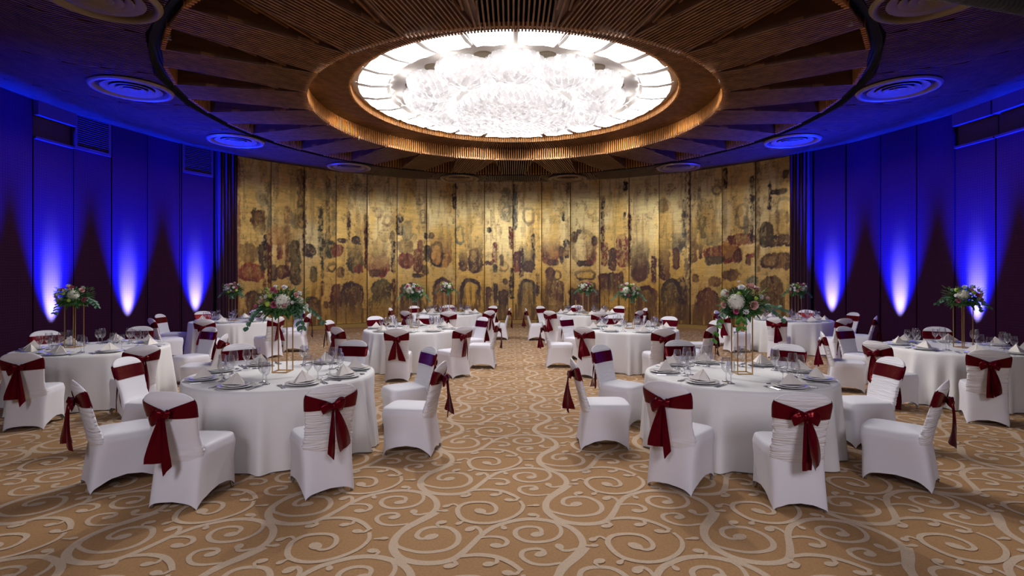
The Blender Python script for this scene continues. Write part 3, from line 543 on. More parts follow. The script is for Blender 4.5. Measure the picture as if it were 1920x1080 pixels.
bowl_prof = [(.92, -.04), (1.05, -.16), (1.19, -.29), (1.22, -.38), (1.18, -.46), (1.05, -.50), (.85, -.47), (.6, -.47), (.3, -.49), (.02, -.50)]
lamp_bowl(bowl_prof, .10, 'centre_bowl', (0, 0, 0), 3)
dome_prof = [(.52, -.01)] + [(.52 * math.cos(t), -.04 - .33 * math.sin(t)) for t in np.linspace(0.1, PI / 2 - .04, 9)]
d0, s0 = lamp_bowl(dome_prof, .115, 'side_dome', (0, 0, 0), 5)
for k in range(12):
    a = k * PI / 6
    d = d0 if k == 0 else d0.copy()
    if k:
        COL.objects.link(d); s = s0.copy(); COL.objects.link(s); s.parent = d
    d.location = (1.72 * math.sin(a), 1.72 * math.cos(a), 0); d.rotation_euler = (0, 0, k * .7)
for k in range(12):
    al_ = (k + .5) * PI / 6; s_ = lamp('lamp_wash_spot', 'SPOT', (RX + 2.30 * math.sin(al_), RY + 2.30 * math.cos(al_), 5.13), WASH_W, (1.0, .95, .93), shadow_soft_size=.10, spot_size=math.radians(76), spot_blend=.5)  # added outward spot standing in for the lamp's sideways light
    lamp('lamp_glow', 'POINT', (RX + 2.30 * math.sin(al_ + .26), RY + 2.30 * math.cos(al_ + .26), 5.32), 3.0, (1.0, .95, .90), shadow_soft_size=.04)  # small point light added to whiten the plaster disc
    aim(s_, (RX + 6.0 * math.sin(al_), RY + 6.0 * math.cos(al_), 3.16))
vent_m = MB(); vent_m.lathe([(.001, -.03), (.15, -.03), (.17, -.02), (.17, -.001)], 28)
M_vent = material('woven_vent', (.30, .25, .17), .7); noise_bump(M_vent, (60, 60, 60), .8, .01)
v0 = vent_m.build('round_vent', M_vent, ch)
for k in range(12):
    a = (k + .5) * PI / 6; v = v0 if k == 0 else v0.copy()
    if k: COL.objects.link(v)
    v.location = (2.02 * math.sin(a), 2.02 * math.cos(a), 0)

# air diffuser discs set in the slatted ceiling
def diffuser():
    root = empty('ceiling_diffuser')
    o = MB(); o.lathe([(.62, 0), (.60, -.035), (.56, -.045), (.53, -.02), (.50, .05)], 40); o.build('outer_ring', M_disc, root, True)
    for j, (r0, r1) in enumerate(((.12, .03), (.22, .13), (.32, .23), (.44, .33))):
        c = MB(); c.lathe([(r1, .02), (r0, -.035 + j * .006), (r0 + .01, -.028 + j * .006)], 36); c.build('cone_ring', M_disc, root, True)
    c = MB(); c.lathe([(.001, -.02), (.06, -.01), (.06, .05)], 20); c.build('hub', M_disc, root, True)
    b = MB(); b.lathe([(.001, .06), (.56, .06)], 32); b.build('throat', M_black, root)
    return root
dp = diffuser(); cache_kids(dp)
where = {15: 'above the gold wall, first right of centre', 45: 'near the right end of the gold wall', 75: 'by the top of the right wall, small and far', 105: 'by the top of the right wall, blue lit and larger', 135: 'cut by the top right corner of the picture',
         165: 'above the camera on the right', 195: 'above the camera on the left', 225: 'cut by the top left edge of the picture', 255: 'by the top of the left wall, blue lit and larger', 285: 'by the top of the left wall, small and far', 315: 'near the left end of the gold wall', 345: 'above the gold wall, first left of centre'}
for i, dg in enumerate(sorted(where)):
    if 150 < dg < 210: continue
    o = dp if i == 0 else copy_tree(dp)
    o.location = wpt(dg, 6.78, ZC - .02)
    tag(o, 'round bronze ceiling air diffuser ' + where[dg], 'air diffuser', 'round air diffusers in the ceiling')
# sprinklers
for i, (x, y, wh) in enumerate(((3.4, 8.9, 'right of the lamp'), (4.3, 6.9, 'by the top right diffuser'), (-3.55, 12.6, 'left of the lamp'), (-4.6, 7.3, 'by the top left diffuser'))):
    m = MB(); m.lathe([(.02, .04), (.02, -.02), (.008, -.02), (.008, -.05), (.03, -.055), (.001, -.06)], 8, (x, y, ZC))
    tag(m.build('sprinkler_head', M_disc), 'tiny sprinkler head hanging from the slats ' + wh, 'sprinkler', 'sprinkler heads')
# ribbed duct at the upper right corner
m = MB(); pts = [(4.55 + 1.4 * i / 59, 5.79 + .40 * i / 59, 4.83) for i in range(60)]
m.tube(pts, [.09 + .010 * math.sin(i * 2.1) for i in range(60)], 14); tag(m.build('ribbed_duct', M_duct, None, True), 'grey ribbed flexible duct crossing the top right corner', 'duct')

# blue uplights on the floor against the side walls
for sx in (-1, 1):
    for i, dg in enumerate((63.9, 74.7, 85.6, 96.4)):
        x, y, z = wpt(sx * dg, RW - .34, 0)
        root = empty('floor_uplight', (x, y, 0), -math.radians(sx * dg))
        b = MB(); b.lathe([(.001, .0), (.085, .0), (.085, .012), (.02, .012), (.001, .012)], 20); b.build('base', M_fixture, root)
        b = MB(); b.lathe([(.001, .03), (.06, .03), (.075, .05), (.075, .17), (.066, .17), (.066, .15)], 20); b.tube([(-.085, 0, .01), (-.085, 0, .1)], .008); b.tube([(.085, 0, .01), (.085, 0, .1)], .008); b.build('housing', M_fixture, root, True)
        b = MB(); b.lathe([(.001, .152), (.066, .152)], 20); b.build('lens', M_lens, root)
        pos = ('nearest the gold wall', 'second from the gold wall', 'third from the gold wall', 'fourth from the gold wall')[i]
        tag(root, 'black floor uplight throwing blue light up the %s wall, %s' % ('left' if sx < 0 else 'right', pos), 'uplight', 'blue floor uplights')
        lx, ly = root.location.x, root.location.y
        s = lamp('blue_spot', 'SPOT', (lx, ly, .19), BLUE_W * 3.2, (.0, .010, 1.0), spot_size=math.radians(37), spot_blend=1.0, shadow_soft_size=.06)
        tx, ty, _ = wpt(sx * dg, RW + .10, 0); aim(s, (tx, ty, 4.2))
        s = lamp('blue_spot_core', 'SPOT', (lx, ly, .19), BLUE_W * 1.15, (.34, .80, .95), spot_size=math.radians(21), spot_blend=1.0, shadow_soft_size=.05)
        tx, ty, _ = wpt(sx * dg, RW + .02, 0); aim(s, (tx, ty, 1.42))
        s = lamp('blue_spill', 'SPOT', (lx, ly, .19), BLUE_W * .5, (.0, .012, 1.0), spot_size=math.radians(58), spot_blend=1.0, shadow_soft_size=.05)
        tx, ty, _ = wpt(sx * dg, 7.6, 0); aim(s, (tx, ty, 5.0))

# ============================================================ furniture
TABLES = {  # name: (x, y, phrase, chair angles, plate angles (None = chair angles))
    'FL': (-2.43, 5.78, 'front left table', [-5.5, 35, 82, 124, 171, 221, 268, 317], [-10, 36, 73, 110, 164, 222, 262, 300]),
    'FR': (2.38, 5.76, 'front right table', [-7, 45, 93, 136, 183, 227, 270, 319], [15, 62, 100, 137, 186, 222, 263, 313]),
    'ML': (-2.0, 10.88, 'middle left table', [1, 42, 86, 127, 180, 219, 265, 322], None),
    'MR': (2.36, 10.88, 'middle right table', [7, 43, 92, 137, 181, 222, 270, 319], None),
    'BL': (-1.80, 15.65, 'back left table', [6, 45, 92, 135, 188, 227, 268, 325], None),
    'BR': (2.13, 15.55, 'back right table', [3, 46, 92, 135, 182, 227, 270, 317], None),
    'WL': (-6.08, 7.92, 'left wall table', [14.7, 54, 102, 152, 196, 239], [8, 50, 100, 150, 196, 240, 285, 330]),
    'WR': (6.55, 7.98, 'right wall table', [-30, -69, -114, -156, 150], [-25, -69, -114, -156, 150, 105, 60, 15]),
    'RL': (-6.65, 13.0, 'far left wall table', [9, 56, 95, 143, 188, 232, 272, 324], None),
    'RR': (6.80, 13.3, 'far right wall table', [9, 55, 98, 140, 188, 233, 280, 324], None),
}
ZT = .75
SIDE = ['camera side', 'near right side', 'right side', 'far right side', 'far side', 'far left side', 'left side', 'near left side']
def sides(angs):
    """one different side name for each angle, going round"""
    n = [int(round((a % 360) / 45.0)) % 8 for a in angs]; used = {}
    out = []
    for a, k in zip(angs, n):
        while k in used: k = (k + 1) % 8
        used[k] = 1; out.append(SIDE[k])
    return out

# --- chair: local +Y looks at the table, origin on the floor in the middle of the footprint
BACK_W = [(.40, .200), (.46, .196), (.55, .188), (.66, .198), (.76, .208), (.80, .210)]
ZTOPC = .915
def bw(z):
    w = np.interp(np.minimum(z, .80), *zip(*BACK_W)); t = np.clip((z - .80) / (ZTOPC - .80), 0, 1)
    return w * (1 - t ** 2.3) ** (1 / 2.6)
def byc(z): return -.200 - .135 * (z - .42) / .49
def bt(z): return np.interp(z, [.40, .5, .7, .85, ZTOPC], [.045, .034, .030, .028, .006])
def backpt(th, z, off=0.0):
    c, s = np.cos(th), np.sin(th); w = bw(z); x = (w + off) * np.sign(c) * np.abs(c) ** .55
    y = byc(z) + (bt(z) + off) * np.sign(s) * np.abs(s) ** .75 + .55 * x * x
    return np.stack([x, y, z + 0 * th], -1)
def back_cover(seed, ruch):
    r = np.random.default_rng(seed)
    zz = np.concatenate([np.linspace(.36, .80, 62), .80 + (ZTOPC - .80) * np.sin(np.linspace(0, PI / 2, 14))[1:]]); zz[-1] = ZTOPC - .0004
    th = np.linspace(0, 2 * PI, 56, endpoint=False); T, Z = np.meshgrid(th, zz)
    rows = r.normal(0, 1, (len(zz), 9)); rows = (rows + np.roll(rows, 1, 0)) / 1.4
    nz = np.array([np.interp(np.linspace(0, 9, 56, endpoint=False) + .6 * np.sin(i * .4), np.arange(10), np.r_[q, q[:1]]) for i, q in enumerate(rows)])
    lo, hi = ruch; mask = np.clip((Z - lo) / .05, 0, 1) * np.clip((hi - Z) / .08, 0, 1)
    mask = mask * (.55 + .45 * np.abs(np.cos(T)))
    P = backpt(T, Z); C = np.stack([0 * T, byc(Z), Z], -1); d = P - C; d /= np.linalg.norm(d, axis=-1, keepdims=True) + 1e-9
    P = P + d * (nz * .0050 * mask)[..., None]
    m = MB(); m.grid(P, True); k = (len(zz) - 1) * 56; m.f.append(tuple(range(k, k + 56)))
    return m
def seat_cover(seed):
    r = np.random.default_rng(seed); th = np.linspace(0, 2 * PI, 72, endpoint=False); c, s = np.cos(th), np.sin(th)
    ux = np.sign(c) * np.abs(c) ** .38; uy = np.sign(s) * np.abs(s) ** .38
    mn = np.minimum(np.abs(ux), np.abs(uy)) ; mid = np.clip(1 - (mn / np.maximum(np.abs(ux), np.abs(uy))) ** 2, 0, 1)
    side = (np.abs(ux) > np.abs(uy))
    hem = np.where(side, .105, .06) * mid ** .75 * (1 + .06 * np.sin(th * 9 + seed))
    rows = []
    for q in np.linspace(0, 1, 26):         # q: hem -> seat edge
        z = hem * (1 - q) + .445 * q
        fr = z / .445
        hx = np.interp(fr, [0, .5, .9, 1], [.222, .216, .218, .208]) * (1 - .045 * mid * side * np.sin(PI * np.clip(fr, 0, 1)) - .03 * mid * side * (1 - fr))
        yf = np.interp(fr, [0, .6, .88, 1], [.262, .255, .275, .262]) - .02 * mid * (~side) * (1 - fr)
        yr = np.interp(fr, [0, .5, .85, 1], [-.290, -.250, -.222, -.205]) + .03 * mid * (~side) * (1 - fr) * 0.8
        y = np.where(uy > 0, uy * yf, -uy * yr); y = (yf + yr) / 2 + uy * (yf - yr) / 2
        rows.append(np.stack([ux * hx, y, z], -1))
    base = rows[-1]
    for q, dz in ((.97, .014), (.9, .022), (.75, .028), (.5, .034), (.25, .036), (.02, .037)):
        cen = np.array((0, .03, 0)); p = (base - cen) * np.array((q, q, 1)) + cen; p = p.copy(); p[:, 2] = .445 + dz; rows.append(p)
    m = MB(); m.grid(np.array(rows), True); k = (len(rows) - 1) * 72; m.f.append(tuple(range(k, k + 72)))
    return m
def sash_band(seed, tight=.022):
    r = np.random.default_rng(seed); th = np.linspace(0, 2 * PI, 97); rows = []
    ph = r.random() * 6
    for q in np.linspace(0, 1, 11):
        s = np.sin(th); rear = np.clip(-s, 0, 1)
        x = np.sign(np.cos(th)) * np.abs(np.cos(th)) ** .55
        cen = np.where(s < 0, .735 + .042 * np.abs(x) ** .9, .768 + .020 * np.clip(1 - s * 3, 0, 1)); hh = np.where(s < 0, tight + (.068 - tight) * np.abs(x) ** .8, .066)
        z = cen + hh * (2 * q - 1)
        pl = .0045 * np.sin((q * 26 + ph) + x * 2) * np.clip(rear * 2.2, 0, 1) * (1.1 - np.abs(x))
        rows.append(backpt(th, z, .0055 + pl + .004 * np.clip(rear * 1.5, 0, 1) * (1 - np.abs(x)) * math.sin(PI * q)))
    m = MB(); m.grid(np.array(rows)); return m
KY = -.347; KZ = .737
def knot_mb(seed):
    m = MB(); r = np.random.default_rng(seed); u = np.linspace(0, PI, 10); v = np.linspace(0, 2 * PI, 14, endpoint=False); U, Vv = np.meshgrid(u, v, indexing='ij')
    rr = 1 + .12 * np.sin(Vv * 4 + seed) * np.sin(U)
    m.grid(np.stack([.030 * np.sin(U) * np.cos(Vv) * rr, KY + .022 * np.sin(U) * np.sin(Vv) * rr, KZ + .034 * np.cos(U)], -1), True); return m
def loop_mb(sgn, seed, droop, L=.12, H=.045):
    r = np.random.default_rng(seed); m = MB(); n = 12; rows = []
    for i, t in enumerate(np.linspace(0, 1, n)):
        x = sgn * L * t; z = KZ + .012 * math.sin(PI * t) - droop * t ** 1.5; h = H * (.35 + .75 * math.sin(PI * min(t * .62 + .12, 1))) * (1 if t < .98 else .9); d = .004 + .020 * math.sin(PI * min(.1 + t * .85, 1))
        ph = np.linspace(0, 2 * PI, 20, endpoint=False)
        ww = 1 + .16 * np.sin(ph * 5 + seed) * (1 - t * .4)
        rows.append(np.stack([x + 0 * ph + .012 * np.cos(ph) * sgn * t, KY - .004 - .006 * t + d * np.sin(ph) * ww + .3 * x * x, z + h * np.cos(ph) * ww], -1))
    m.grid(np.array(rows), True); k = (n - 1) * 20; m.f.append(tuple(range(k, k + 20))); return m
def tail_mb(seed, x0, x1, zend, w1, slant, twist):
    r = np.random.default_rng(seed); m = MB(); rows = []; n = 22; ph = r.random() * 6
    for i, t in enumerate(np.linspace(0, 1, n)):
        u = np.linspace(-1, 1, 15); w = (.016 + (w1 * 1.15 - .016) * min(1, t * 1.15) ** .8) / 2
        x = x0 + (x1 - x0) * t + u * w * math.cos(twist * t)
        z = KZ - .015 - (KZ - .015 - zend) * t + slant * u * t
        y = KY - .022 - .012 * math.sin(PI * t * .9) + .0075 * np.sin(u * 4.2 + ph + t * 1.5) * (1 - .35 * t) + u * w * math.sin(twist * t)
        rows.append(np.stack([x, y, z], -1))
    A = np.array(rows); m.grid(A); return m
def chair_proto(v):
    t = empty('banquet_chair')
    rr = [(.36, .50), (.36, .66), (.40, .70), (.38, .74)][v]
    seat_cover(v).build('seat_cover', M_cover, t, True)
    bc = back_cover(v + 11, rr).build('back_cover', M_cover if v == 0 else M_ruch, t, True)
    sash_band(v + 3, (.03, .024, .028, .034)[v]).build('sash', M_satin, t, True)
    bow = knot_mb(v).build('bow', M_satin, t, True)
    cfg = [  # loops (side, droop, len, height), tails (x0, x1, zend, width, slant, twist)
        ([(-1, .045, .105, .046), (1, .00, .05, .030)], [(-.012, -.045, .385, .135, -.004, .5), (.012, .048, .330, .05, .03, .9)]),
        ([(-1, .02, .10, .034), (1, -.015, .085, .046)], [(-.01, -.03, .345, .06, -.035, .5), (.015, .085, .400, .145, .01, .75)]),
        ([(-1, .01, .06, .032), (1, .035, .075, .036)], [(-.014, -.065, .39, .12, .008, .6), (.014, .11, .37, .105, -.012, .3)]),
        ([(-1, .035, .095, .04), (1, .03, .095, .04)], [(-.008, .0, .350, .07, .0, .4), (.014, .075, .385, .13, .015, .95)])][v]
    for i, (s, d, L, H) in enumerate(cfg[0]): loop_mb(s, v * 5 + i, d, L, H).build('bow_loop', M_satin, bow, True)
    for i, q in enumerate(cfg[1]): tail_mb(v * 7 + i, *q).build('bow_tail', M_satin, bow, True)
    for x, y in ((-.178, .215), (.178, .215), (-.178, -.245), (.178, -.245)):
        m = MB(); m.tube([(x, y, .0), (x, y, .012), (x * .93, y * .93, .12), (x * .85, y * (.85 if y > 0 else .70), .40)], [.013, .011, .010, .010], 8); m.build('leg', M_chrome, t, True)
    cache_kids(t)
    return t
protos = [chair_proto(v) for v in range(4)]; used = [False] * 4
VAR = {('FL', 0): 0, ('FL', 1): 1, ('FL', 2): 3, ('FL', 3): 1, ('FL', 6): 0, ('FL', 7): 2, ('FR', 0): 3, ('FR', 1): 2, ('FR', 2): 3, ('FR', 7): 0, ('WR', 0): 3, ('WL', 0): 0, ('WL', 2): 0}
ORDER = list(TABLES)
def place_chairs(tn):
    x, y, ph, angs, _ = TABLES[tn]
    for i, (a, sd) in enumerate(zip(angs, sides(angs))):
        v = VAR.get((tn, i), (i * 2 + ORDER.index(tn)) % 4)
        o = copy_tree(protos[v]) if used[v] else protos[v]; used[v] = True
        d = 1.40 + .02 * math.sin(i * 5 + x); r = math.radians(a)
        if tn in ('WL', 'WR', 'RL', 'RR'): d += .04
        o.location = (x + d * math.sin(r), y - d * math.cos(r), 0)
        rj = random.Random(i * 7 + ORDER.index(tn)).uniform(-3, 3)
        if tn in ('FL', 'FR'): rj = 0
        o.rotation_euler = (0, 0, r + math.radians(rj))
        tag(o, 'white covered chair with burgundy bow, %s of %s' % (sd, ph), 'chair', 'white covered banquet chairs with burgundy bows')

# --- table and cloth
def table_proto():
    t = empty('banquet_table')
    m = MB(); m.lathe([(.001, ZT - .035), (.90, ZT - .035), (.91, ZT - .03), (.91, ZT - .012), (.001, ZT - .012)], 48); m.build('tabletop', M_tabletop, t)
    for sx in (-1, 1):
        for sy in (-1, 1):
            m = MB(); m.tube([(sx * .55, sy * .45, 0), (sx * .55, sy * .45, ZT - .036)], .016, 8); m.build('leg', M_chrome, t)
    cache_kids(t); return t
def cloth_mb(seed, nf):
    r = np.random.default_rng(seed); n = 288; th = np.linspace(0, 2 * PI, n, endpoint=False)
    fold = np.zeros(n)
    cs = np.sort(r.random(nf) * 2 * PI); am = r.uniform(.5, 1.3, nf); wd = r.uniform(.04, .085, nf)
    for c, a, w in zip(cs, am, wd):
        d = (th - c + PI) % (2 * PI) - PI; fold += a * np.exp(-(d / w) ** 2)
    fold = fold - .45; hemw = .012 * np.sin(th * 3 + seed)
    R0 = .935; m = MB(); rows = []
    for q in (.02, .3, .6, .85, .96, .985): rows.append(np.stack([R0 * q * np.cos(th), R0 * q * np.sin(th), ZT + 0 * th - (.0 if q < .97 else .001)], -1))
    for q in np.linspace(0, 1, 26):
        f = q ** .9; rad = R0 + .008 + .012 * f + .082 * fold * f ** 1.1
        z = ZT - .006 - (ZT - .006 - .012 - .008 * np.clip(-fold, 0, 1)) * q
        if q == 0: z = ZT - .004 + 0 * th; rad = R0 + 0 * th
        rows.append(np.stack([rad * np.cos(th), rad * np.sin(th), z + 0 * th], -1))
    m.f.append(tuple(range(n - 1, -1, -1))); m.grid(np.array(rows), True)
    m.f[0] = tuple(range(n - 1, -1, -1))
    return m
tproto = table_proto()
cloths = []

# --- things on the tables
def plate_proto():
    root = empty('place_plate')
    m = MB(); m.lathe([(.001, .0), (.085, .0), (.095, .006), (.150, .016), (.160, .020), (.158, .023), (.095, .011), (.001, .006)], 40); m.build('charger', M_porcelain, root, True)
    m = MB(); m.lathe([(.001, .0075), (.07, .012), (.08, .016), (.118, .030), (.120, .033), (.116, .034), (.078, .021), (.001, .0165)], 36); m.build('dinner_plate', M_porcelain, root, True)
    cache_kids(root); return root
def napkin_mb(seed):
    """upright folded pyramid: two leaning triangular faces with layered edges"""
    r = random.Random(seed); m = MB(); h = .100; w = .118; z0 = .035
    for k, (dy, sc) in enumerate(((0, 1.0), (.006, .97), (-.006, .98))):
        A = (-w * sc, -.045 - dy, z0); B = (w * sc, -.045 - dy, z0); T = (.004 * k, .012, z0 + h * sc); Cc = (0.03 * (k - 1), .085 + dy, z0)
        Mf = (0, -.055 - dy, z0 + .004)
        v = [A, Mf, B, T, Cc]; m.add(v, [(0, 1, 3), (1, 2, 3), (2, 4, 3), (4, 0, 3), (0, 4, 2, 1)])
    # rolled fold down the middle of the front
    m.add([(-.012, -.052, z0 + .002), (.002, -.064, z0 + .002), (.014, -.050, z0 + .002), (.004, .010, z0 + h + .003), (0, .014, z0 + h)], [(0, 1, 3), (1, 2, 3), (2, 4, 3), (4, 0, 3)])
    return m
def glass_mb(h, r, stem):
    prof = [(.001, .003), (r * .86, .001), (r * .88, .003), (r * .30, .010), (.0055, .022), (.0045, stem * .6), (.006, stem)]
    bowl = [(r * .42, stem + .010), (r * .80, stem + .034), (r * .98, stem + .060), (r, stem + .080), (r * .90, h - .030), (r * .80, h)]
    m = MB(); m.lathe(prof + bowl, 22); return m
def fork_mb():
    m = MB(); m.tube([(0, -.095, .003), (0, -.04, .004), (0, .03, .005), (0, .045, .005)], [.0055, .004, .003, .006], 6); m.box(-.011, .011, .043, .062, .003, .006)
    for i in range(4): m.box(-.011 + i * .0062, -.011 + i * .0062 + .0034, .062, .100, .003, .006)
    return m
def knife_mb():
    m = MB(); m.tube([(0, -.105, .004), (0, -.01, .004)], [.006, .0045], 6); m.box(-.007, .007, -.01, .095, .003, .006); m.box(-.0035, .007, .095, .108, .003, .006); return m
def spoon_mb():
    m = MB(); m.tube([(-.085, 0, .004), (-.02, 0, .005), (.03, 0, .004)], [.0055, .0035, .004], 6)
    u = np.linspace(0, PI, 7); v = np.linspace(0, 2 * PI, 12, endpoint=False); U, Vv = np.meshgrid(u, v, indexing='ij')
    m.grid(np.stack([.052 + .026 * np.sin(U) * np.cos(Vv), .0165 * np.sin(U) * np.sin(Vv), .006 + .005 * np.cos(U)], -1), True); return m
plate0 = plate_proto(); used_plate = [False]
napk = [napkin_mb(i).build('folded_napkin', M_napkin) for i in range(1)]
gl_big = glass_mb(.24, .048, .085).build('wine_glass', M_glass, None, True)
gl_small = glass_mb(.215, .042, .080).build('wine_glass', M_glass, None, True)
fork0 = fork_mb().build('fork', M_steel); knife0 = knife_mb().build('knife', M_steel); spoon0 = spoon_mb().build('dessert_spoon', M_steel)
first = {}
def inst(o, loc, rz):
    if o.name in first: c = o.copy(); COL.objects.link(c)
    else: c = o; first[o.name] = 1
    c.location = loc; c.rotation_euler = (0, 0, rz); return c
def settings(tn):
    x, y, ph, angs, pl = TABLES[tn]; pl = pl or angs; e = .0012
    near = tn in ('FL', 'FR', 'WL', 'WR')
    for i, (a, sd) in enumerate(zip(pl, sides(pl))):
        r = math.radians(a); ca, sa = math.cos(r), math.sin(r)
        def W(lx, ly):           # lx to the sitter's right, ly towards the table centre; measured from the plate
            rad = -.745 + ly
            return (x + lx * ca - rad * sa, y + lx * sa + rad * ca, ZT + e)
        where = '%s, %s' % (ph, sd)
        rn = random.Random(int(a * 13) + ORDER.index(tn) * 101)
        o = copy_tree(plate0) if used_plate[0] else plate0; used_plate[0] = True
        o.location = W(0, 0); o.rotation_euler = (0, 0, r); tag(o, 'stacked white porcelain plates on ' + where, 'plate', 'stacked white plates')
        n = inst(napk[0], W(0, 0), r + rn.uniform(-.4, .4)); tag(n, 'cream napkin folded to a pyramid on ' + where, 'napkin', 'folded cream napkins')
        jx = rn.uniform(-.015, .015); jy = rn.uniform(-.02, .02)
        g = inst(gl_big, W(.115 + jx, .235 + jy), 0); tag(g, 'large clear wine glass on ' + where, 'glass', 'clear wine glasses')
        g = inst(gl_small, W(.195 + jx, .165 + jy), 0); tag(g, 'smaller clear wine glass on ' + where, 'glass', 'clear wine glasses')
        k = inst(fork0, W(-.178, .0), r); tag(k, ('inner ' if near else '') + 'steel fork left of plate, ' + where, 'fork', 'steel forks')
        k = inst(knife0, W(.178, .0), r); tag(k, ('inner ' if near else '') + 'steel knife right of plate, ' + where, 'knife', 'steel knives')
        if near:
            k = inst(fork0, W(-.202, -.006), r); tag(k, 'outer steel fork left of plate, ' + where, 'fork', 'steel forks')
            k = inst(knife0, W(.202, -.006), r); tag(k, 'outer steel knife right of plate, ' + where, 'knife', 'steel knives')
        k = inst(spoon0, W(-.01, .19), r); tag(k, 'dessert spoon above plate, ' + where, 'spoon', 'dessert spoons')

# --- flower stand and bouquet
SH = .62; SW = .078
def stand_proto():
    t = empty('flower_stand'); w = .010
    for sx, sy in ((-1, -1), (1, -1), (1, 1), (-1, 1)):
        m = MB(); m.box(sx * SW - w / 2, sx * SW + w / 2, sy * SW - w / 2, sy * SW + w / 2, w, SH - w); m.build('post', M_gold, t)
    for nm, z in (('base_frame', 0), ('top_frame', SH - w)):
        m = MB()
        for s in (-1, 1): m.box(-SW - w / 2, SW + w / 2, s * SW - w / 2, s * SW + w / 2, z, z + w); m.box(s * SW - w / 2, s * SW + w / 2, -SW, SW, z, z + w)
        m.build(nm, M_gold, t)
    cache_kids(t); return t
def pal(name, c, rough=.6): return material(name, c, rough, Subsurface_Weight=.0)
M_leaf = material('leaf_green', rough=.55); noise_color(M_leaf, (.02, .085, .02), (.07, .20, .04), (14, 14, 14), 2)
M_euc = material('eucalyptus_leaf', rough=.6); noise_color(M_euc, (.045, .13, .075), (.09, .20, .11), (12, 12, 12), 2)
M_bright = material('fresh_leaf', rough=.5); noise_color(M_bright, (.05, .19, .02), (.12, .30, .04), (12, 12, 12), 2)
M_hyd = material('hydrangea_petal', (.80, .78, .66), .7); M_rose = material('blush_rose_petal', (.74, .42, .40), .6); M_pink = material('deep_pink_petal', (.55, .10, .22), .6)
M_wht = material('white_petal', (.82, .80, .78), .6); M_lime = material('lime_bud', (.35, .48, .06), .6)
def rose_mesh(name, mat):
    m = MB(); r = np.random.default_rng(5)
    for ring, (n, rad, z, tilt, ph) in enumerate(((3, .10, .95, .15, 0), (4, .35, .90, .35, .5), (5, .62, .72, .62, .2), (6, .88, .45, .95, .7))):
        for k in range(n):
            a = 2 * PI * k / n + ph; c, s = math.cos(a), math.sin(a); rows = []
            for u in np.linspace(0, 1, 5):
                row = []
                for v in np.linspace(-1, 1, 6):
                    aa = a + v * (1.1 if ring == 0 else .75) * (1 - .15 * u); rr = rad * (.55 + .45 * u) + .10 * u * u * tilt
                    zz = z * (u ** .8) - .25 * (1 - u) + .04 * math.sin(v * 3 + k) * u - (.12 + .1 * tilt) * v * v * u - .12 * tilt * max(0, u - .7) * 3
                    row.append((rr * math.cos(aa), rr * math.sin(aa), zz))
                rows.append(row)
            m.grid(rows)
    o = m.build(name, mat, None, True); me = o.data; bpy.data.objects.remove(o); return me
def daisy_mesh(name, mat):
    m = MB()
    for ring, n, L, z in ((0, 8, 1.0, .10), (1, 7, .72, .32), (2, 5, .4, .5)):
        for k in range(n):
            a = 2 * PI * k / n + ring * .4; c, s = math.cos(a), math.sin(a); T = (-s, c)
            m.add([(0, 0, z * .4), (c * L * .55 + T[0] * .3, s * L * .55 + T[1] * .3, z + .1), (c * L, s * L, z), (c * L * .55 - T[0] * .3, s * L * .55 - T[1] * .3, z + .1)], [(0, 1, 2, 3)])
    m.add([(-.6, -.5, -.2), (.6, -.5, -.2), (0, .7, -.2), (0, 0, .35)], [(0, 1, 3), (1, 2, 3), (2, 0, 3)])
    o = m.build(name, mat, None, True); me = o.data; bpy.data.objects.remove(o); return me
def hyd_mesh():
    m = MB(); r = np.random.default_rng(9); N = 95
    u = np.linspace(0, PI, 9); v = np.linspace(0, 2 * PI, 12, endpoint=False); U, Vv = np.meshgrid(u, v, indexing='ij')
    m.grid(np.stack([.86 * np.sin(U) * np.cos(Vv), .86 * np.sin(U) * np.sin(Vv), .80 * np.cos(U)], -1), True)
    for i in range(N):
        z = 1 - 2 * (i + .5) / N; a = i * 2.39996; q = math.sqrt(1 - z * z); n = Vector((q * math.cos(a), q * math.sin(a), z * .92)); t = n.orthogonal().normalized(); b = n.cross(t); tw = r.random() * 3
        c = n * (.93 + .08 * r.random())
        for k in range(4):
            aa = tw + k * PI / 2; d = t * math.cos(aa) + b * math.sin(aa); e = t * math.cos(aa + PI / 2) + b * math.sin(aa + PI / 2)
            m.add([c, c + d * .11 + e * .075 + n * .02, c + d * .20 + n * .035, c + d * .11 - e * .075 + n * .02], [(0, 1, 2, 3)])
    o = m.build('hydrangea', M_hyd, None, False); me = o.data; bpy.data.objects.remove(o); return me
def bud_mesh():
    m = MB(); u = np.linspace(0, PI, 8); v = np.linspace(0, 2 * PI, 12, endpoint=False); U, Vv = np.meshgrid(u, v, indexing='ij'); rr = 1 + .1 * np.sin(Vv * 6)
    m.grid(np.stack([.9 * np.sin(U) * np.cos(Vv) * rr, .9 * np.sin(U) * np.sin(Vv) * rr, .8 * np.cos(U)], -1), True)
    o = m.build('lime_bud', M_lime, None, True); me = o.data; bpy.data.objects.remove(o); return me
ME = dict(hydrangea=hyd_mesh(), blush_rose=rose_mesh('blush_rose', M_rose), pink_rose=rose_mesh('pink_rose', M_pink), white_rose=rose_mesh('white_rose', M_wht), white_blossom=daisy_mesh('white_blossom', M_wht), lime_bud=bud_mesh())
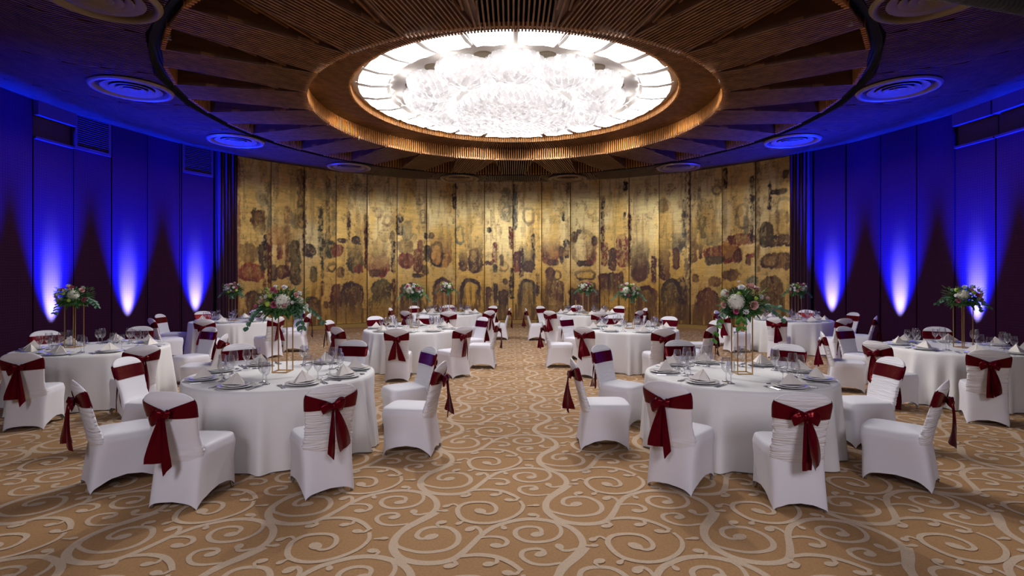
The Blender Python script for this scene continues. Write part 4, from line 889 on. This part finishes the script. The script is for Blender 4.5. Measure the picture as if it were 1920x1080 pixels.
def leaf(mb, p, d, up, L, W, curl=.15, round_=False):
    d = d.normalized(); s = d.cross(up)
    if s.length < 1e-3: s = d.orthogonal()
    s.normalize(); n = s.cross(d)
    prof = [(0, 0), (.12, .5), (.4, .95), (.7, .85), (.92, .45), (1, 0)] if round_ else [(0, 0), (.2, .6), (.45, 1), (.75, .6), (1, 0)]
    v = [p]; 
    for t, w in prof[1:-1]: c = p + d * L * t - n * curl * L * t * t; v += [c + s * W * w / 2 + n * W * .12, c - n * W * .05, c - s * W * w / 2 + n * W * .12]
    v.append(p + d * L - n * curl * L)
    k = len(prof) - 2; f = [(0, 1, 2), (0, 2, 3)]
    for i in range(k - 1): a = 1 + 3 * i; f += [(a, a + 3, a + 4, a + 1), (a + 1, a + 4, a + 5, a + 2)]
    a = 1 + 3 * (k - 1); e = len(v) - 1; f += [(a, e, a + 1), (a + 1, e, a + 2)]
    mb.add(v, f)
def bouquet(tn, x, y, label):
    """local: x right, y away from the camera, z up; sits on the stand's top frame"""
    rd = random.Random(ORDER.index(tn) * 17 + 3); big = tn in ('FL', 'FR'); S = {'FL': 1.0, 'FR': 1.0, 'WL': .88, 'WR': .92}.get(tn, .9)
    root = empty('flower_arrangement', (x, y, ZT + SH + .0015))
    m = MB(); m.lathe([(.001, 0), (.135, .0), (.145, .03), (.10, .06), (.001, .08)], 16); m.build('floral_base', M_leaf, root, True)
    fo = MB(); cz = .10
    for i in range(760 if big else 480):
        th = rd.random() * 2 * PI; ph = math.acos(rd.uniform(-.45, 1)); n = Vector((math.sin(ph) * math.cos(th), math.sin(ph) * math.sin(th), math.cos(ph)))
        c = Vector((n.x * .20, n.y * .20, cz + n.z * .145)) * S * rd.uniform(.55, 1.02)
        d = (n + Vector((rd.uniform(-.5, .5), rd.uniform(-.5, .5), rd.uniform(-.6, .3)))); leaf(fo, c, d, Vector((0, 0, 1)), rd.uniform(.045, .085), rd.uniform(.018, .032))
    f = fo.build('foliage', M_leaf, root); f['kind'] = 'stuff'
    fb = MB()
    for i in range(110):
        th = rd.random() * 2 * PI; n = Vector((math.cos(th), math.sin(th), rd.uniform(-.1, 1.1))); c = Vector((n.x * .23, n.y * .23, cz + n.z * .16)) * S
        leaf(fb, c, n + Vector((0, 0, rd.uniform(-.3, .5))), Vector((0, 0, 1)), rd.uniform(.04, .07), rd.uniform(.012, .02))
    f = fb.build('light_sprigs', M_bright, root); f['kind'] = 'stuff'
    for i in range(7):           # low hanging broad leaves
        th = 2 * PI * i / 7 + rd.random() * .6; d = Vector((math.cos(th), math.sin(th), -.75 - rd.random() * .5)); q = MB()
        leaf(q, Vector((math.cos(th) * .12, math.sin(th) * .12, .035)) * S, d, Vector((0, 0, 1)), rd.uniform(.10, .15) * S, .05 * S, .1)
        q.build('broad_leaf', M_leaf, root)
    # trailing eucalyptus: (start angle deg, length, droop)
    tr = {'FL': [(5, .30, .16), (200, .24, .22), (170, .2, .1), (325, .2, .2)], 'FR': [(195, .22, .34), (8, .36, .04), (-20, .28, .12), (250, .1, .2)], 'WL': [(-8, .30, .10), (180, .2, .2)], 'WR': [(172, .26, .06), (5, .3, .12), (300, .14, .14)]}.get(tn, [(rd.uniform(150, 220), .24, .12), (rd.uniform(-30, 30), .24, .14), (280, .12, .15)])
    for a, L, dr in tr:
        a = math.radians(a); st = MB(); pts = []
        for t in np.linspace(0, 1, 9): rr = (.12 + L * t) * S; pts.append(Vector((rr * math.cos(a), rr * math.sin(a) * .8, .09 + .03 * math.sin(PI * t) - dr * t ** 1.6)))
        st.tube(pts, .0022, 4); sp = st.build('eucalyptus_sprig', M_euc, root)
        for i in range(1, 9):
            for s in (-1, 1):
                d = (pts[i] - pts[i - 1]).normalized(); sd = d.cross(Vector((0, 0, 1))).normalized() * s; q = MB()
                leaf(q, pts[i], d * .5 + sd + Vector((0, 0, rd.uniform(-.7, .2))), Vector((rd.uniform(-.3, .3), -.6, .8)), rd.uniform(.056, .072) * (1.15 if big else 1), rd.uniform(.050, .062), .1, True)
                q.build('leaf', M_bright if (tn == 'FR' and a > 3 and i > 4) else M_euc, sp)
    if tn == 'FL': F = [('hydrangea', .055, .125, .085, .078), ('white_blossom', .05, .06, .235, .035), ('pink_rose', -.04, .12, .205, .034), ('pink_rose', .0, .15, .185, .026), ('white_blossom', -.10, .14, .135, .028), ('lime_bud', -.05, .17, .145, .028), ('blush_rose', -.155, .10, .080, .040), ('lime_bud', -.065, .18, .06, .032), ('pink_rose', -.005, .185, .055, .034), ('pink_rose', -.235, .04, .03, .030), ('pink_rose', .085, .17, .05, .024), ('white_blossom', -.185, .06, .12, .026), ('white_blossom', .15, .12, .075, .022), ('blush_rose', .165, .07, .15, .03), ('white_blossom', -.04, .06, .24, .028), ('white_rose', .26, .05, .035, .026), ('lime_bud', -.09, .09, .20, .02)]
    elif tn == 'FR': F = [('hydrangea', -.115, .135, .085, .082), ('blush_rose', .03, .19, .055, .046), ('pink_rose', -.125, .16, -.01, .03), ('white_blossom', -.045, .19, -.012, .034), ('blush_rose', -.21, .08, .05, .034), ('white_blossom', -.05, .09, .235, .045), ('blush_rose', .06, .06, .24, .045), ('pink_rose', .09, .10, .205, .033), ('white_blossom', .12, .14, .14, .034), ('lime_bud', .062, .17, .12, .024), ('blush_rose', .20, .09, .12, .028), ('lime_bud', -.09, .14, .175, .02), ('white_blossom', .13, .03, .22, .04), ('pink_rose', -.17, .06, .17, .02), ('white_rose', -.04, .0, .29, .018)]
    else:
        F = [('hydrangea', rd.choice((-.10, .09)) * S, .10, .10, .070)]
        kinds = ['blush_rose', 'pink_rose', 'white_blossom', 'white_rose', 'lime_bud', 'white_blossom', 'blush_rose', 'white_rose', 'pink_rose', 'white_blossom', 'lime_bud', 'blush_rose', 'white_blossom', 'pink_rose', 'white_rose']
        hx = F[0][1]
        for i, kd in enumerate(kinds):
            for _ in range(30):
                fx = rd.uniform(-.20, .20); fz = rd.uniform(.0, .25)
                if ((fx / .21) ** 2 + ((fz - .08) / .18) ** 2) > 1: continue
                if math.hypot(fx - hx, fz - .10) < .085: continue
                if all(math.hypot(fx - g[1], fz - g[3]) > .048 for g in F[1:]): break
            F.append((kd, fx, math.sqrt(max(.0, .19 ** 2 - fx * fx * .8 - (fz - .08) ** 2 * .9)), fz, rd.uniform(.026, .038)))
    for kd, fx, fy, fz, s in F:
        o = bpy.data.objects.new(kd, ME[kd]); COL.objects.link(o); o.parent = root
        fx, fy, fz = fx * S * 1.08, -(fy + .022) * S, cz * .3 + fz * S + (.03 if not big else .03)
        o.location = (fx, fy, fz); o.scale = (s * 1.05,) * 3
        n = Vector((fx, fy * 1.1, (fz - .12) * 1.2)); o.rotation_euler = n.to_track_quat('Z', 'Y').to_euler()
    # a few blossoms on the far side as well
    for i in range(6):
        a = rd.uniform(.2, PI - .2); z = rd.uniform(.04, .22); rr = .17 * S; kd = rd.choice(('blush_rose', 'white_rose', 'pink_rose', 'hydrangea')); o = bpy.data.objects.new(kd, ME[kd]); COL.objects.link(o); o.parent = root
        o.location = (rr * math.cos(a), rr * math.sin(a) * (1 - z), z + .03); o.scale = (.05 if kd == 'hydrangea' else .032,) * 3; o.rotation_euler = (Vector(o.location) - Vector((0, 0, .1))).to_track_quat('Z', 'Y').to_euler()
    tag(root, label, 'flower arrangement', 'flower arrangements on gold stands'); return root
BQ = {'FL': 'large bouquet with one big white hydrangea and pink roses on the front left gold stand',
      'FR': 'large bouquet with hydrangea left and long round eucalyptus leaves on front right gold stand',
      'ML': 'round bouquet of hydrangea and pink roses on the middle left table', 'MR': 'round bouquet with side hydrangea on the middle right table',
      'BL': 'small distant bouquet on the back left table', 'BR': 'small distant bouquet on the back right table',
      'WL': 'bouquet against the blue lit left wall on the near table', 'WR': 'bouquet against the blue lit right wall on the near table',
      'RL': 'bouquet at the left edge of the gold mural on the far table', 'RR': 'bouquet at the right edge of the gold mural on the far table'}
sproto = stand_proto()
STAND = {'FL': (530, 697, 21), 'FR': (1391, 700, 55), 'ML': (777, 614.5, 5), 'MR': (1180, 616, 5), 'BL': (838, 587, 5), 'BR': (1098, 588.2, 5), 'WL': (139, 651, 12), 'WR': (1806, 652, -14), 'RL': (438, 601, 5), 'RR': (1494, 599.4, 5)}
for n_, tn in enumerate(ORDER):
    x, y, ph, _, _ = TABLES[tn]
    place_chairs(tn)
    t = tproto if n_ == 0 else copy_tree(tproto); t.location = (x, y, 0); tag(t, 'round banquet table standing under the white cloth, %s' % ph, 'table', 'round banquet tables')
    if n_ < 4: cloths.append(cloth_mb(n_ + 21, 25 + n_).build('tablecloth', M_cloth, None, True)); c = cloths[-1]
    else: c = cloths[n_ % 4].copy(); COL.objects.link(c); c.rotation_euler = (0, 0, n_ * 1.1)
    c.location = (x, y, 0); tag(c, 'floor length white tablecloth on the %s' % ph, 'tablecloth', 'white tablecloths')
    settings(tn)
    px, py, rot = STAND[tn]; Yd = (EYE - ZT) * 1020 / (py - 522); sx_, sy_ = (px - 960) / 1020 * Yd, Yd
    s = sproto if n_ == 0 else copy_tree(sproto); s.location = (sx_, sy_, ZT + .0012); s.rotation_euler = (0, 0, 0)
    tag(s, 'tall slim square gold wire flower stand on the %s' % ph, 'flower stand', 'gold flower stands')
    bouquet(tn, sx_, sy_, BQ[tn])
